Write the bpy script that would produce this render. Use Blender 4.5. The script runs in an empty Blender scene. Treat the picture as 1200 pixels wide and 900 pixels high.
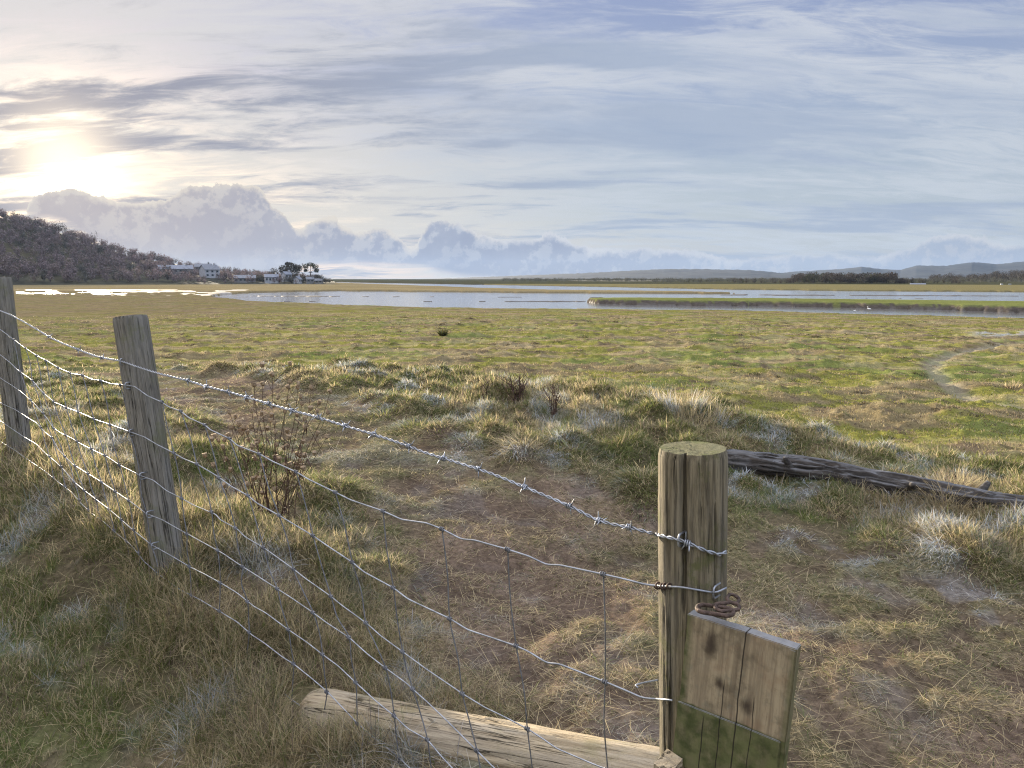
import bpy, math, random
import numpy as np
from mathutils import Vector, Matrix
random.seed(7); rng = np.random.default_rng(11)
scene = bpy.context.scene; COL = scene.collection
R = math.radians
# ------------------------------------------------------------------ camera
HC = 3.0; FPX = 900.0; HOR = 327.0
PIT = math.atan((450-HOR)/FPX)
cam_d = bpy.data.cameras.new('camera'); cam = bpy.data.objects.new('camera', cam_d); COL.objects.link(cam)
cam.location = (0, 0, HC); cam.rotation_euler = (math.pi/2-PIT, 0, 0)
cam_d.sensor_width = 36; cam_d.lens = 36*FPX/1200; cam_d.clip_start = .05; cam_d.clip_end = 30000
scene.camera = cam
CP, SP = math.cos(PIT), math.sin(PIT)
def ray(px, py):
    a = (px-600)/FPX; b = (450-py)/FPX
    return np.array([a, CP+b*SP, -SP+b*CP])
def at(px, py, Y):
    d = ray(px, py); return np.array([0, 0, HC])+d*(Y/d[1])
def on_plane(px, py, P, n):
    d = ray(px, py); t = (n[0]*P[0]+n[1]*P[1])/(n[0]*d[0]+n[1]*d[1])
    return np.array([0, 0, HC])+d*t
def project(x, y, z):
    dz = z-HC; f = y*CP-dz*SP; up = y*SP+dz*CP; f = np.maximum(f, 1e-3)
    return 600+FPX*x/f, 450-FPX*up/f
SUN_AZ = math.atan2(ray(75, 190)[0], ray(75, 190)[1]); _d = ray(75, 190); SUN_EL = math.atan2(_d[2], math.hypot(_d[0], _d[1]))
# ------------------------------------------------------------------ noise
def _h(ix, iy, seed):
    n = (ix.astype(np.int64)*374761393+iy.astype(np.int64)*668265263+seed*1442695041) & 0x7fffffff
    n = ((n ^ (n >> 13))*1274126177) & 0x7fffffff
    return ((n ^ (n >> 16)) & 0xffff)/65535.0
def vnoise(x, y, seed=0):
    ix = np.floor(x); iy = np.floor(y); fx = x-ix; fy = y-iy
    fx = fx*fx*fx*(fx*(fx*6-15)+10); fy = fy*fy*fy*(fy*(fy*6-15)+10)
    a = _h(ix, iy, seed); b = _h(ix+1, iy, seed); c = _h(ix, iy+1, seed); d = _h(ix+1, iy+1, seed)
    return (a*(1-fx)+b*fx)*(1-fy)+(c*(1-fx)+d*fx)*fy
def fbm(x, y, seed=0, o=4, g=.5):
    s = 0; a = 1; t = 0
    for k in range(o):
        s = s+a*vnoise(x*2**k+17.3*k, y*2**k-9.1*k, seed+k*31); t += a; a *= g
    return s/t
def sm(a, b, x):
    t = np.clip((x-a)/(b-a), 0, 1); return t*t*(3-2*t)
# ------------------------------------------------------------------ meshes
def mesh_np(name, V, F, mat=None, col=None, smooth=True, attrs=None):
    """V (n,3); F list of (k,m) index arrays -> mesh"""
    me = bpy.data.meshes.new(name); V = np.asarray(V, np.float32)
    me.vertices.add(len(V)); me.vertices.foreach_set('co', V.ravel())
    F = [np.asarray(f, np.int32) for f in F if len(f)]
    li = np.concatenate([f.ravel() for f in F]); tot = np.concatenate([np.full(len(f), f.shape[1], np.int32) for f in F])
    st = np.concatenate([[0], np.cumsum(tot)[:-1]]).astype(np.int32)
    me.loops.add(len(li)); me.loops.foreach_set('vertex_index', li)
    me.polygons.add(len(tot)); me.polygons.foreach_set('loop_start', st); me.polygons.foreach_set('loop_total', tot)
    me.polygons.foreach_set('use_smooth', np.full(len(tot), smooth, bool))
    if col is not None:
        c = np.ones((len(V), 4), np.float32); c[:, :3] = col
        me.color_attributes.new('col', 'FLOAT_COLOR', 'POINT').data.foreach_set('color', c.ravel())
    for k, v in (attrs or {}).items():
        me.attributes.new(k, 'FLOAT', 'POINT').data.foreach_set('value', np.asarray(v, np.float32))
    me.update(calc_edges=True)
    if mat: me.materials.append(mat)
    return me
def link(name, me, parent=None, loc=None):
    o = bpy.data.objects.new(name, me); COL.objects.link(o)
    if parent is not None: o.parent = parent
    if loc is not None: o.location = loc
    return o
def tag(o, label=None, cat=None, group=None, kind=None):
    for k, v in (('label', label), ('category', cat), ('group', group), ('kind', kind)):
        if v: o[k] = v
    return o
def empty(name, loc, label=None, cat=None, group=None):
    o = bpy.data.objects.new(name, None); COL.objects.link(o); o.location = loc; o.empty_display_size = .1
    bpy.context.view_layer.update()
    return tag(o, label, cat, group)
def wloc(o):
    v = np.zeros(3)
    while o is not None: v += np.array(o.location); o = o.parent
    return v
class MB:
    def __init__(self): self.V = []; self.F = {}; self.n = 0; self.C = []
    def add(self, V, *Fs, col=None):
        V = np.asarray(V, float).reshape(-1, 3)
        for f in Fs:
            f = np.asarray(f, int)
            if len(f): self.F.setdefault(f.shape[1], []).append(f+self.n)
        self.V.append(V); self.n += len(V)
        self.C.append(np.broadcast_to(np.asarray(col if col is not None else (1, 1, 1), float), V.shape))
        return self
    def mesh(self, name, mat, smooth=True, color=False, off=None):
        V = np.concatenate(self.V)
        if off is not None: V = V-np.asarray(off)
        return mesh_np(name, V, [np.concatenate(f) for f in self.F.values()], mat, np.concatenate(self.C) if color else None, smooth)
    def obj(self, name, mat, parent=None, smooth=True, color=False):
        off = wloc(parent) if parent is not None else None
        return link(name, self.mesh(name, mat, smooth, color, off), parent)
def grid_faces(nr, nc, wrap=True):
    i = np.arange(nr-1)[:, None]; j = np.arange(nc if wrap else nc-1)[None, :]; j2 = (j+1) % nc
    return np.stack([i*nc+j, i*nc+j2, (i+1)*nc+j2, (i+1)*nc+j], -1).reshape(-1, 4)
def resample(P, step):
    P = np.asarray(P, float); out = []
    n = len(P)
    for k in range(n-1):
        p0 = P[max(k-1, 0)]; p1 = P[k]; p2 = P[k+1]; p3 = P[min(k+2, n-1)]
        m = max(2, int(np.linalg.norm(p2-p1)/step)+1)
        t = np.linspace(0, 1, m, endpoint=False)[:, None]
        out.append(.5*((2*p1)+(-p0+p2)*t+(2*p0-5*p1+4*p2-p3)*t*t+(-p0+3*p1-3*p2+p3)*t**3))
    out.append(P[-1:]); return np.concatenate(out)
def tube_geo(P, rad, seg=7, cap=True):
    P = np.asarray(P, float); n = len(P); rad = np.broadcast_to(rad, (n,))
    T = np.gradient(P, axis=0); T /= np.linalg.norm(T, axis=1)[:, None]+1e-12
    ref = np.array([0, 0, 1.0]) if abs(T[:, 2]).mean() < .8 else np.array([1.0, 0, 0])
    N = np.cross(T, ref); N /= np.linalg.norm(N, axis=1)[:, None]+1e-12; B = np.cross(T, N)
    a = np.linspace(0, 2*math.pi, seg, endpoint=False)
    V = P[:, None]+rad[:, None, None]*(np.cos(a)[None, :, None]*N[:, None]+np.sin(a)[None, :, None]*B[:, None])
    V = V.reshape(-1, 3); F = grid_faces(n, seg)
    V = np.concatenate([V, P[:1], P[-1:]])
    j = np.arange(seg); k = (j+1) % seg
    T3 = np.concatenate([np.stack([np.full(seg, n*seg), k, j], 1), np.stack([np.full(seg, n*seg+1), (n-1)*seg+j, (n-1)*seg+k], 1)])
    return V, F, T3
def box_geo(lo, hi):
    x0, y0, z0 = lo; x1, y1, z1 = hi
    V = np.array([(x, y, z) for z in (z0, z1) for y in (y0, y1) for x in (x0, x1)], float)
    F = [(0, 2, 3, 1), (4, 5, 7, 6), (0, 1, 5, 4), (2, 6, 7, 3), (0, 4, 6, 2), (1, 3, 7, 5)]
    return V, np.array(F)
# ------------------------------------------------------------------ materials
class NT:
    def __init__(s, tree): s.t = tree; s.n = tree.nodes; s.l = tree.links
    def node(s, typ, **kw):
        n = s.n.new(typ)
        for k, v in kw.items(): setattr(n, k, v)
        return n
    def put(s, sock, v):
        if v is None: return
        if isinstance(v, bpy.types.NodeSocket): s.l.new(v, sock)
        elif isinstance(v, (tuple, list)) and len(v) == 3 and sock.type == 'RGBA': sock.default_value = (*v, 1)
        else: sock.default_value = v
    def m(s, op, a, b=None, c=None, clamp=False):
        n = s.node('ShaderNodeMath', operation=op, use_clamp=clamp)
        for i, v in enumerate((a, b, c)): s.put(n.inputs[i], v)
        return n.outputs[0]
    def vm(s, op, a, b=None, scale=None):
        n = s.node('ShaderNodeVectorMath', operation=op); s.put(n.inputs[0], a)
        if b is not None: s.put(n.inputs[1], b)
        if scale is not None: s.put(n.inputs['Scale'], scale)
        return n.outputs['Value'] if op in ('DOT_PRODUCT', 'LENGTH') else n.outputs[0]
    def sep(s, v):
        n = s.node('ShaderNodeSeparateXYZ'); s.put(n.inputs[0], v); return n.outputs
    def comb(s, x, y, z):
        n = s.node('ShaderNodeCombineXYZ')
        for i, v in enumerate((x, y, z)): s.put(n.inputs[i], v)
        return n.outputs[0]
    def noise(s, vec, scale, detail=4, rough=.5, dist=0, out=0):
        n = s.node('ShaderNodeTexNoise'); s.put(n.inputs['Vector'], vec); s.put(n.inputs['Scale'], scale); s.put(n.inputs['Detail'], detail)
        s.put(n.inputs['Roughness'], rough); s.put(n.inputs['Distortion'], dist); return n.outputs[out]
    def ss(s, x, a, b, lo=0., hi=1.):
        n = s.node('ShaderNodeMapRange', interpolation_type='SMOOTHSTEP')
        for i, v in enumerate((x, a, b, lo, hi)): s.put(n.inputs[i], v)
        return n.outputs[0]
    def mix(s, f, a, b, blend='MIX'):
        n = s.node('ShaderNodeMix', data_type='RGBA', blend_type=blend); s.put(n.inputs[0], f); s.put(n.inputs[6], a); s.put(n.inputs[7], b); return n.outputs[2]
    def attr(s, name, out='Color'):
        return s.node('ShaderNodeAttribute', attribute_name=name).outputs[out]
    def bump(s, h, strength=.5, dist=.01, normal=None):
        n = s.node('ShaderNodeBump'); s.put(n.inputs['Strength'], strength); s.put(n.inputs['Distance'], dist); s.put(n.inputs['Height'], h)
        if normal is not None: s.put(n.inputs['Normal'], normal)
        return n.outputs[0]
    def curve(s, x, pts):
        n = s.node('ShaderNodeFloatCurve'); c = n.mapping.curves[0]
        pts = sorted(pts)
        c.points[0].location = pts[0]; c.points[1].location = pts[-1]
        for p in pts[1:-1]: c.points.new(*p)
        for p in c.points: p.handle_type = 'AUTO_CLAMPED'
        n.mapping.update(); s.put(n.inputs[1], x); return n.outputs[0]
def new_mat(name):
    m = bpy.data.materials.new(name); m.use_nodes = True; nt = NT(m.node_tree); nt.n.clear()
    out = nt.node('ShaderNodeOutputMaterial'); return m, nt, out
def principled(nt, out, col, rough=.8, metal=0, normal=None, spec=.3):
    b = nt.node('ShaderNodeBsdfPrincipled'); nt.put(b.inputs['Base Color'], col); nt.put(b.inputs['Roughness'], rough); nt.put(b.inputs['Metallic'], metal)
    nt.put(b.inputs['Specular IOR Level'], spec)
    if normal is not None: nt.put(b.inputs['Normal'], normal)
    nt.l.new(b.outputs[0], out.inputs[0]); return b
def simple_mat(name, col, rough=.8, metal=0, nscale=6., namp=.35, bump=.0, spec=.3):
    m, nt, out = new_mat(name); tc = nt.node('ShaderNodeTexCoord').outputs['Object']
    n = nt.noise(tc, nscale, 5, .6); f = nt.ss(n, .3, .7, 1-namp, 1+namp)
    c = nt.mix(1., col, nt.comb(f, f, f), 'MULTIPLY')
    principled(nt, out, c, rough, metal, nt.bump(n, bump, .01) if bump else None, spec); return m
def leaf_mat(name, trans=.4, rough=.55):
    m, nt, out = new_mat(name); c = nt.attr('col')
    d = nt.node('ShaderNodeBsdfDiffuse'); nt.put(d.inputs[0], c)
    t = nt.node('ShaderNodeBsdfTranslucent'); nt.put(t.inputs[0], c)
    g = nt.node('ShaderNodeBsdfGlossy'); nt.put(g.inputs[0], (.6, .6, .6)); nt.put(g.inputs['Roughness'], rough)
    a = nt.node('ShaderNodeMixShader'); a.inputs[0].default_value = trans; nt.l.new(d.outputs[0], a.inputs[1]); nt.l.new(t.outputs[0], a.inputs[2])
    b = nt.node('ShaderNodeMixShader'); b.inputs[0].default_value = .035; nt.l.new(a.outputs[0], b.inputs[1]); nt.l.new(g.outputs[0], b.inputs[2])
    nt.l.new(b.outputs[0], out.inputs[0]); return m
GRASS = leaf_mat('grass_blade', .5); TWIG = leaf_mat('winter_twigs', .15, .8)
def ground_mat():
    m, nt, out = new_mat('marsh_ground'); P = nt.node('ShaderNodeNewGeometry').outputs['Position']; c = nt.attr('col'); w = nt.attr('wet', 'Fac')
    n1 = nt.noise(P, 3.0, 8, .65); n2 = nt.noise(P, 38., 6, .7); n3 = nt.noise(P, 160., 3, .6)
    f = nt.m('MULTIPLY', nt.ss(n1, .25, .75, .7, 1.3), nt.ss(n2, .25, .75, .55, 1.45))
    c2 = nt.mix(1., c, nt.comb(f, f, f), 'MULTIPLY')
    st = nt.ss(n3, .55, .7); c2 = nt.mix(nt.m('MULTIPLY', st, nt.m('SUBTRACT', .30, nt.m('MULTIPLY', w, .35))), c2, (.24, .19, .11))
    r = nt.ss(w, .2, .8, .95, .22)
    h = nt.m('ADD', n2, nt.m('MULTIPLY', n3, .5))
    principled(nt, out, c2, r, 0, nt.bump(h, nt.ss(w, .2, .8, .7, .03), .02), nt.ss(w, .2, .8, 0., .5)); return m
def water_mat():
    m, nt, out = new_mat('estuary_water'); P = nt.node('ShaderNodeNewGeometry').outputs['Position']
    mp = nt.node('ShaderNodeMapping'); mp.inputs['Scale'].default_value = (.5, 1.2, 1); nt.put(mp.inputs[0], P)
    n = nt.noise(mp.outputs[0], 2.2, 4, .6)
    b = principled(nt, out, (.12, .12, .12), .10, 0, nt.bump(n, .16, .05), .5); b.inputs['IOR'].default_value = 1.33; return m
def wood_mat(name, base, dark, algae, amt, scale=1., axis='Z', grey=(.3, .3, .29), greyamt=.5, top_algae=.6):
    m, nt, out = new_mat(name); tc = nt.node('ShaderNodeTexCoord').outputs['Object']
    mp = nt.node('ShaderNodeMapping'); s = {'Z': (60, 60, 3.), 'X': (3., 60, 60)}[axis]; mp.inputs['Scale'].default_value = tuple(v*scale for v in s); nt.put(mp.inputs[0], tc)
    g = nt.noise(mp.outputs[0], 1.7, 8, .72, .3); g2 = nt.noise(mp.outputs[0], 3.1, 4, .6)
    mp2 = nt.node('ShaderNodeMapping'); s = {'Z': (14, 14, 1.6), 'X': (1.6, 14, 14)}[axis]; mp2.inputs['Scale'].default_value = s; nt.put(mp2.inputs[0], tc)
    mp3 = nt.node('ShaderNodeMapping'); s = {'Z': (26, 26, .8), 'X': (.9, 26, 26)}[axis]; mp3.inputs['Scale'].default_value = s; nt.put(mp3.inputs[0], tc); cn = nt.noise(mp3.outputs[0], 1.5, 4, .55, .25)
    big = nt.noise(mp2.outputs[0], 1., 5, .6, .5)
    c = nt.mix(nt.ss(g, .36, .64), dark, base)
    c = nt.mix(nt.m('MULTIPLY', nt.ss(big, .42, .62), greyamt), c, grey)
    streak = nt.ss(g2, .58, .68); c = nt.mix(nt.m('MULTIPLY', streak, .7), c, tuple(v*.28 for v in dark))
    blot = nt.ss(nt.noise(tc, 9., 7, .75), .50, .62)
    nrm = nt.sep(nt.node('ShaderNodeNewGeometry').outputs['Normal'])[2]
    af = nt.m('ADD', nt.m('MULTIPLY', blot, amt), nt.m('MULTIPLY', nt.ss(nrm, .5, .9), top_algae), clamp=True)
    c = nt.mix(af, c, algae)
    crack = nt.ss(cn, .484, .5); crack2 = nt.ss(cn, .516, .5)
    cr = nt.m('MULTIPLY', nt.m('MULTIPLY', crack, crack2), nt.ss(nt.noise(tc, 5., 3, .5), .42, .6)); c = nt.mix(nt.m('MULTIPLY', cr, .8), c, (.02, .017, .012))
    h = nt.m('SUBTRACT', nt.m('ADD', g, nt.m('MULTIPLY', g2, .5)), nt.m('MULTIPLY', cr, 1.5))
    principled(nt, out, c, .85, 0, nt.bump(h, 1., .006), .15); return m
GROUND = ground_mat(); WATER = water_mat()
POST = wood_mat('weathered_post_wood', (.265, .222, .142), (.085, .07, .045), (.115, .12, .045), .75, greyamt=.35, grey=(.16, .155, .135))
POST_GREY = wood_mat('grey_post_wood', (.235, .215, .175), (.11, .10, .08), (.14, .145, .075), .5, greyamt=.5, grey=(.21, .207, .195))
LOGM = wood_mat('bare_log_wood', (.44, .36, .235), (.27, .21, .13), (.17, .17, .05), .25, axis='X', greyamt=.35, top_algae=.0, grey=(.40, .37, .31))
DRIFT = wood_mat('dark_driftwood', (.085, .072, .06), (.035, .03, .026), (.36, .39, .42), .12, axis='X', greyamt=.2, top_algae=.18, grey=(.2, .2, .2))
WIRE = simple_mat('galvanised_wire', (.33, .345, .37), .5, .8, 40, .25, 0)
WIRE_OLD = simple_mat('dull_wire', (.17, .172, .18), .6, .6, 60, .35, 0)
RUST = simple_mat('rusty_iron', (.085, .058, .045), .7, .35, 80, .5, .6)
# ------------------------------------------------------------------ terrain
def su(x, y): return .65*x+.76*y, .76*x-.65*y
def track_a(u): return np.interp(u, [-9, -7, -3.1, -2, -1], [3.6, 3.1, 2.35, 1.9, 1.5])
def track_b(u): return np.interp(u, [-9.5, -5.6, -3.35, -2.6, -.7, 3], [5.0, 4.4, 3.6, 3.75, 3.8, 3.8])
# clump rasters (grass tussocks)
RX0, RY0, RES, NX, NY = -24., -1., .03, 1200, 900
ras_h = np.zeros((NY, NX), np.float32); ras_m = np.zeros((NY, NX), np.float32)
clumps = []   # x,y,R,H,kind(0 green..1 straw),frost
def add_clump(x, y, Rr, H, kind):
    clumps.append((x, y, Rr, H, kind))
    i0 = int((x-RX0)/RES); j0 = int((y-RY0)/RES); w = int(Rr*1.8/RES)+1
    a, b, c, d = max(i0-w, 0), min(i0+w+1, NX), max(j0-w, 0), min(j0+w+1, NY)
    if a >= b or c >= d: return
    X = RX0+np.arange(a, b)*RES-x; Y = RY0+np.arange(c, d)*RES-y
    g = np.exp(-1.6*(X[None]**2+Y[:, None]**2)/Rr**2)
    ras_h[c:d, a:b] = np.maximum(ras_h[c:d, a:b], H*g); ras_m[c:d, a:b] = np.maximum(ras_m[c:d, a:b], g)
def ras(arr, x, y):
    fx = np.clip((x-RX0)/RES, 0, NX-1.001); fy = np.clip((y-RY0)/RES, 0, NY-1.001)
    i = fx.astype(int); j = fy.astype(int); fx = fx-i; fy = fy-j
    v = (arr[j, i]*(1-fx)+arr[j, i+1]*fx)*(1-fy)+(arr[j+1, i]*(1-fx)+arr[j+1, i+1]*fx)*fy
    ins = (x > RX0+.1) & (x < RX0+NX*RES-.1) & (y > RY0+.1) & (y < RY0+NY*RES-.1)
    return np.where(ins, v, 0)
def I(px, pts): return np.interp(px, [p[0] for p in pts], [p[1] for p in pts])
S1 = [(250, 347.5), (290, 352), (330, 354), (400, 357), (500, 360), (600, 361.5), (700, 362), (800, 363), (900, 364.5), (1000, 367.5), (1100, 370), (1200, 373), (1500, 384)]
LOWS = [(250, 347), (285, 343.5), (350, 341.7), (400, 341), (640, 343.2), (860, 344.4)]
UPS = [(385, 329.5), (395, 331.5), (470, 334.5), (560, 338), (640, 340.6), (800, 342.6), (860, 344.3)]
FB = [(385, 330.5), (470, 332), (640, 335), (740, 336.8), (800, 338), (860, 339.2), (1000, 341), (1200, 342.2), (1500, 344)]
ISB = [(687, 354), (700, 356.2), (750, 357.4), (800, 358.2), (900, 359), (1000, 361), (1100, 363.3), (1200, 366.7), (1500, 377)]
IST = [(687, 354), (700, 353.6), (720, 353.4), (900, 354.3), (1000, 355.7), (1100, 357), (1200, 358.5), (1500, 364)]
S1 = [(a, HOR+(b-HOR)*3/2.74) for a, b in S1]
def bank_z(u): return np.interp(u, [-60, -40, -15, -4.93, -3.4, -2.81, -1.9, -.67, 2, 8, 40], [1.2, 1.3, 1.62, 1.92, 1.87, 1.83, 1.70, 1.67, 1.57, 1.45, 1.4])
def far_land(x, y):
    """land (1) / water (0) and land height for the estuary beyond the near marsh"""
    px, py = project(x, y, np.zeros_like(x))
    wob = (fbm(px*.06, py*.6, 5, 3)-.5)*1.6
    near = py > I(px, S1)+wob*.9
    west = px < 250
    strip = (py < I(px, LOWS)+wob*.5) & (py > np.where(px < 388, 300, I(px, UPS)+wob*.3)) & (px < 862)
    fb = py < I(px, FB)+wob*.3
    isl = (py < I(px, ISB)+wob*.5) & (py > I(px, IST)) & (px > 687)
    m1 = (np.abs(py-347.2-(px-350)*.004) < .5*np.clip((414-px)/40, 0, 1)*np.clip((px-300)/60, 0, 1)+wob*.4)
    m1 = m1 | ((np.abs(py-345.6-(px-840)*.004) < .42+wob*.5) & (px > 842) & (vnoise(px*.06, px*0, 4) > np.where(px < 960, .42, .18)))
    m2 = (np.abs(py-353.4) < .3*np.clip((690-px)/30, 0, 1)*np.clip((px-560)/80, 0, 1)+wob*.35)
    h = np.full_like(x, -.45); r = np.hypot(x, y)
    h = np.where(m1 | m2, .05, h)
    h = np.where(fb, .32+np.clip((r-350)/1500, 0, 1)*2.1, h)
    h = np.where(strip, .32, h)
    dm = np.clip((I(px, ISB)+wob*.5-py), 0, 9)*r*r/2700.
    h = np.where(isl, np.minimum(.56+.06*(fbm(x*.2, y*.2, 8)-.5), .02+.40*dm+.1*(fbm(x*.8, y*.8, 19)-.5)), h)
    h = np.where(near | west, .28, h)
    return h, near | west, isl, strip, fb, m1 | m2, px, py
def tuft(x, y): return fbm(x*8+.6*np.sin(y*3), y*8, 23, 3)
def ground_h(x, y):
    x = np.asarray(x, float); y = np.asarray(y, float)
    s, u = su(x, y); r = np.hypot(x, y)
    zb = bank_z(u)
    t = sm(5.7, 9.2, s+(fbm(u*.5, s*.1, 3)-.5)*1.2+1.9*sm(-7, -14, u))
    zm = np.interp(r, [0, 9, 14, 22, 40, 65, 75], [.95, .85, .66, .52, .40, .30, .28])
    n1 = fbm(x*1.6, y*1.6, 21, 4)-.5; n2 = fbm(x*.45, y*.45, 22, 4)-.5; n3 = tuft(x, y)-.5
    fl, near, *_ = far_land(x, y)
    hum = np.maximum(0, fbm(x*.55, y*.8, 41, 3)-.5)*.30 + np.maximum(0, fbm(x*3.2, y*3.6, 45, 3)-.55)*.30
    inmarsh = sm(9, 14, r)*t
    z = zb*(1-t)+zm*t
    crest = np.exp(-((s-5.1)/.9)**2)*.05*(1-sm(-1, 3, u))*sm(-11, -5, u)
    nearf = np.exp(-((s-1.38)/.26)**2)*.11*(1-sm(-2.6, -1.9, u))
    path = -.08*(1-sm(.5, 1.15, s))-.06*(1-sm(1.0, 1.22, s))*(1-sm(-2.2, -1.6, u))
    z = z+crest*(1-t*.3)+nearf+path+n1*.09*(1-.3*t)+n2*.10*t+n3*.055*(1-sm(8, 16, r))+ras(ras_h, x, y)*.75
    z = z+inmarsh*hum*(1-sm(45, 70, r)*.6)
    # small creek and pool on the right, cut into the marsh
    z = z-.08*creek(x, y)
    f = sm(55, 62, r)
    return np.where(r > 62, fl+np.where(near, n2*.06, n1*.02), z*(1-f)+f*np.where(near, .3+n2*.06, fl))
CRK = None
def creek(x, y):
    if CRK is None: return np.zeros_like(x)
    d = np.full(np.shape(x), 9.)
    for (a, b) in zip(CRK[:-1], CRK[1:]):
        ab = b-a; t = np.clip(((x-a[0])*ab[0]+(y-a[1])*ab[1])/(ab@ab), 0, 1)
        d = np.minimum(d, np.hypot(x-a[0]-t*ab[0], y-a[1]-t*ab[1]))
    return 1-sm(.05, .42, d)
def at_ground(px, py, add=0.):
    d = ray(px, py); k = d[2]/d[1]; Y = np.exp(np.linspace(math.log(.8), math.log(400), 1500))
    z = HC+k*Y; g = ground_h(d[0]/d[1]*Y, Y)+add
    b = np.nonzero(z <= g)[0]; i = b[0] if len(b) else len(Y)-1
    return np.array([d[0]/d[1]*Y[i], Y[i], g[i]-add])
CRK = [at_ground(a, b)[:2] for a, b in ((1170, 401), (1120, 412), (1095, 422), (1093, 432), (1105, 446), (1118, 456), (1140, 468), (1175, 474), (1230, 480))]
# clump scatter
def wedge(x, y, lim=.80): return (y > .5) & (np.abs(x) < lim*y+.4)
tries = 0
while tries < 6500:
    tries += 1
    u = random.uniform(-26, 3.5); s = random.uniform(1.2, 8.6); x = .65*s+.76*u; y = .76*s-.65*u
    if not wedge(x, y): continue
    sc = float(track_b(u))
    if s > sc-.05:
        k = .5 if s < 6.9 else .14
        if random.random() > k: continue
        Rr = random.uniform(.08, .22) if random.random() < .85 else random.uniform(.2, .3); add_clump(x, y, Rr, Rr*random.uniform(.35, .8), random.random()**1.6)
    elif 1.6 < s < float(track_a(u))+.1 and u < -2.0:
        if random.random() > .5: continue
        Rr = random.uniform(.10, .25); add_clump(x, y, Rr, Rr*random.uniform(.3, .6), random.random()*.55)
clumps_np = np.array(clumps)
# ground colours
GREEN = np.array((.112, .138, .044)); YGREEN = np.array((.19, .185, .045)); STRAW = np.array((.42, .345, .195)); BROWN = np.array((.17, .125, .085)); SOIL = np.array((.165, .120, .087)); FROST = np.array((.60, .66, .74)); MUD = np.array((.10, .085, .07))
FROSTPX = [(545, 497, .16), (600, 524, .16), (662, 533, .22), (655, 518, .15), (540, 535, .18), (870, 560, .25), (900, 575, .25), (945, 575, .22), (935, 632, .16), (985, 648, .16), (1010, 660, .15), (1110, 690, .18), (1140, 700, .16), (1060, 610, .2), (1100, 640, .2),
           (415, 470, .25), (440, 475, .25), (140, 590, .12), (480, 545, .14), (700, 520, .2), (240, 840, .10), (225, 880, .1), (60, 790, .08), (130, 745, .08), (90, 720, .09), (20, 770, .1), (440, 640, .12), (580, 720, .12), (640, 830, .14), (490, 690, .1), (1150, 715, .15), (720, 760, .16), (430, 690, .12), (690, 500, .3), (765, 455, .35), (610, 452, .3), (560, 780, .14), (660, 800, .16), (1050, 575, .3)]
frost_w = []
def init_frost():
    for a, b, rr in FROSTPX: frost_w.append((*at_ground(a, b)[:2], rr*.75, .38 if (420 < a < 740 and b > 600) else (.9 if a < 300 else 1.1)))
def zones(x, y):
    s, u = su(x, y); ta, tb = track_a(u), track_b(u); r = np.hypot(x, y)
    n = fbm(x*1.3, y*1.3, 61, 4); nb = fbm(x*.35, y*.35, 62, 4); nf = fbm(x*5, y*5, 63, 3)
    sn = s+(n-.5)*.7; T = sm(ta-.35, ta+.25, sn)*(1-sm(tb-.25, tb+.35, sn))*sm(-14, -9, u)
    F = np.exp(-((s-1.32+(n-.5)*.3)/.30)**2)
    M = sm(6.8, 8.6, s)
    P = 1-sm(.55, 1.05, s)
    fr = np.zeros_like(x)
    for a, b, rr, am in frost_w: fr = np.maximum(fr, am*np.exp(-((x-a)**2+(y-b)**2)/(rr*rr)))
    fr = fr*sm(.42, .60, fbm(x*9, y*9, 64, 4))*.85
    fr = np.maximum(fr, sm(.57, .72, fbm(x*3.2, y*3.2, 77, 5))*.6*(1-M)*(1-T*.5)*(r < 14))
    return dict(s=s, u=u, r=r, n=n, nb=nb, nf=nf, T=T, F=F, M=M, P=P, fr=fr)
def mixc(a, b, t): return a*(1-t[:, None])+b*t[:, None]
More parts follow.
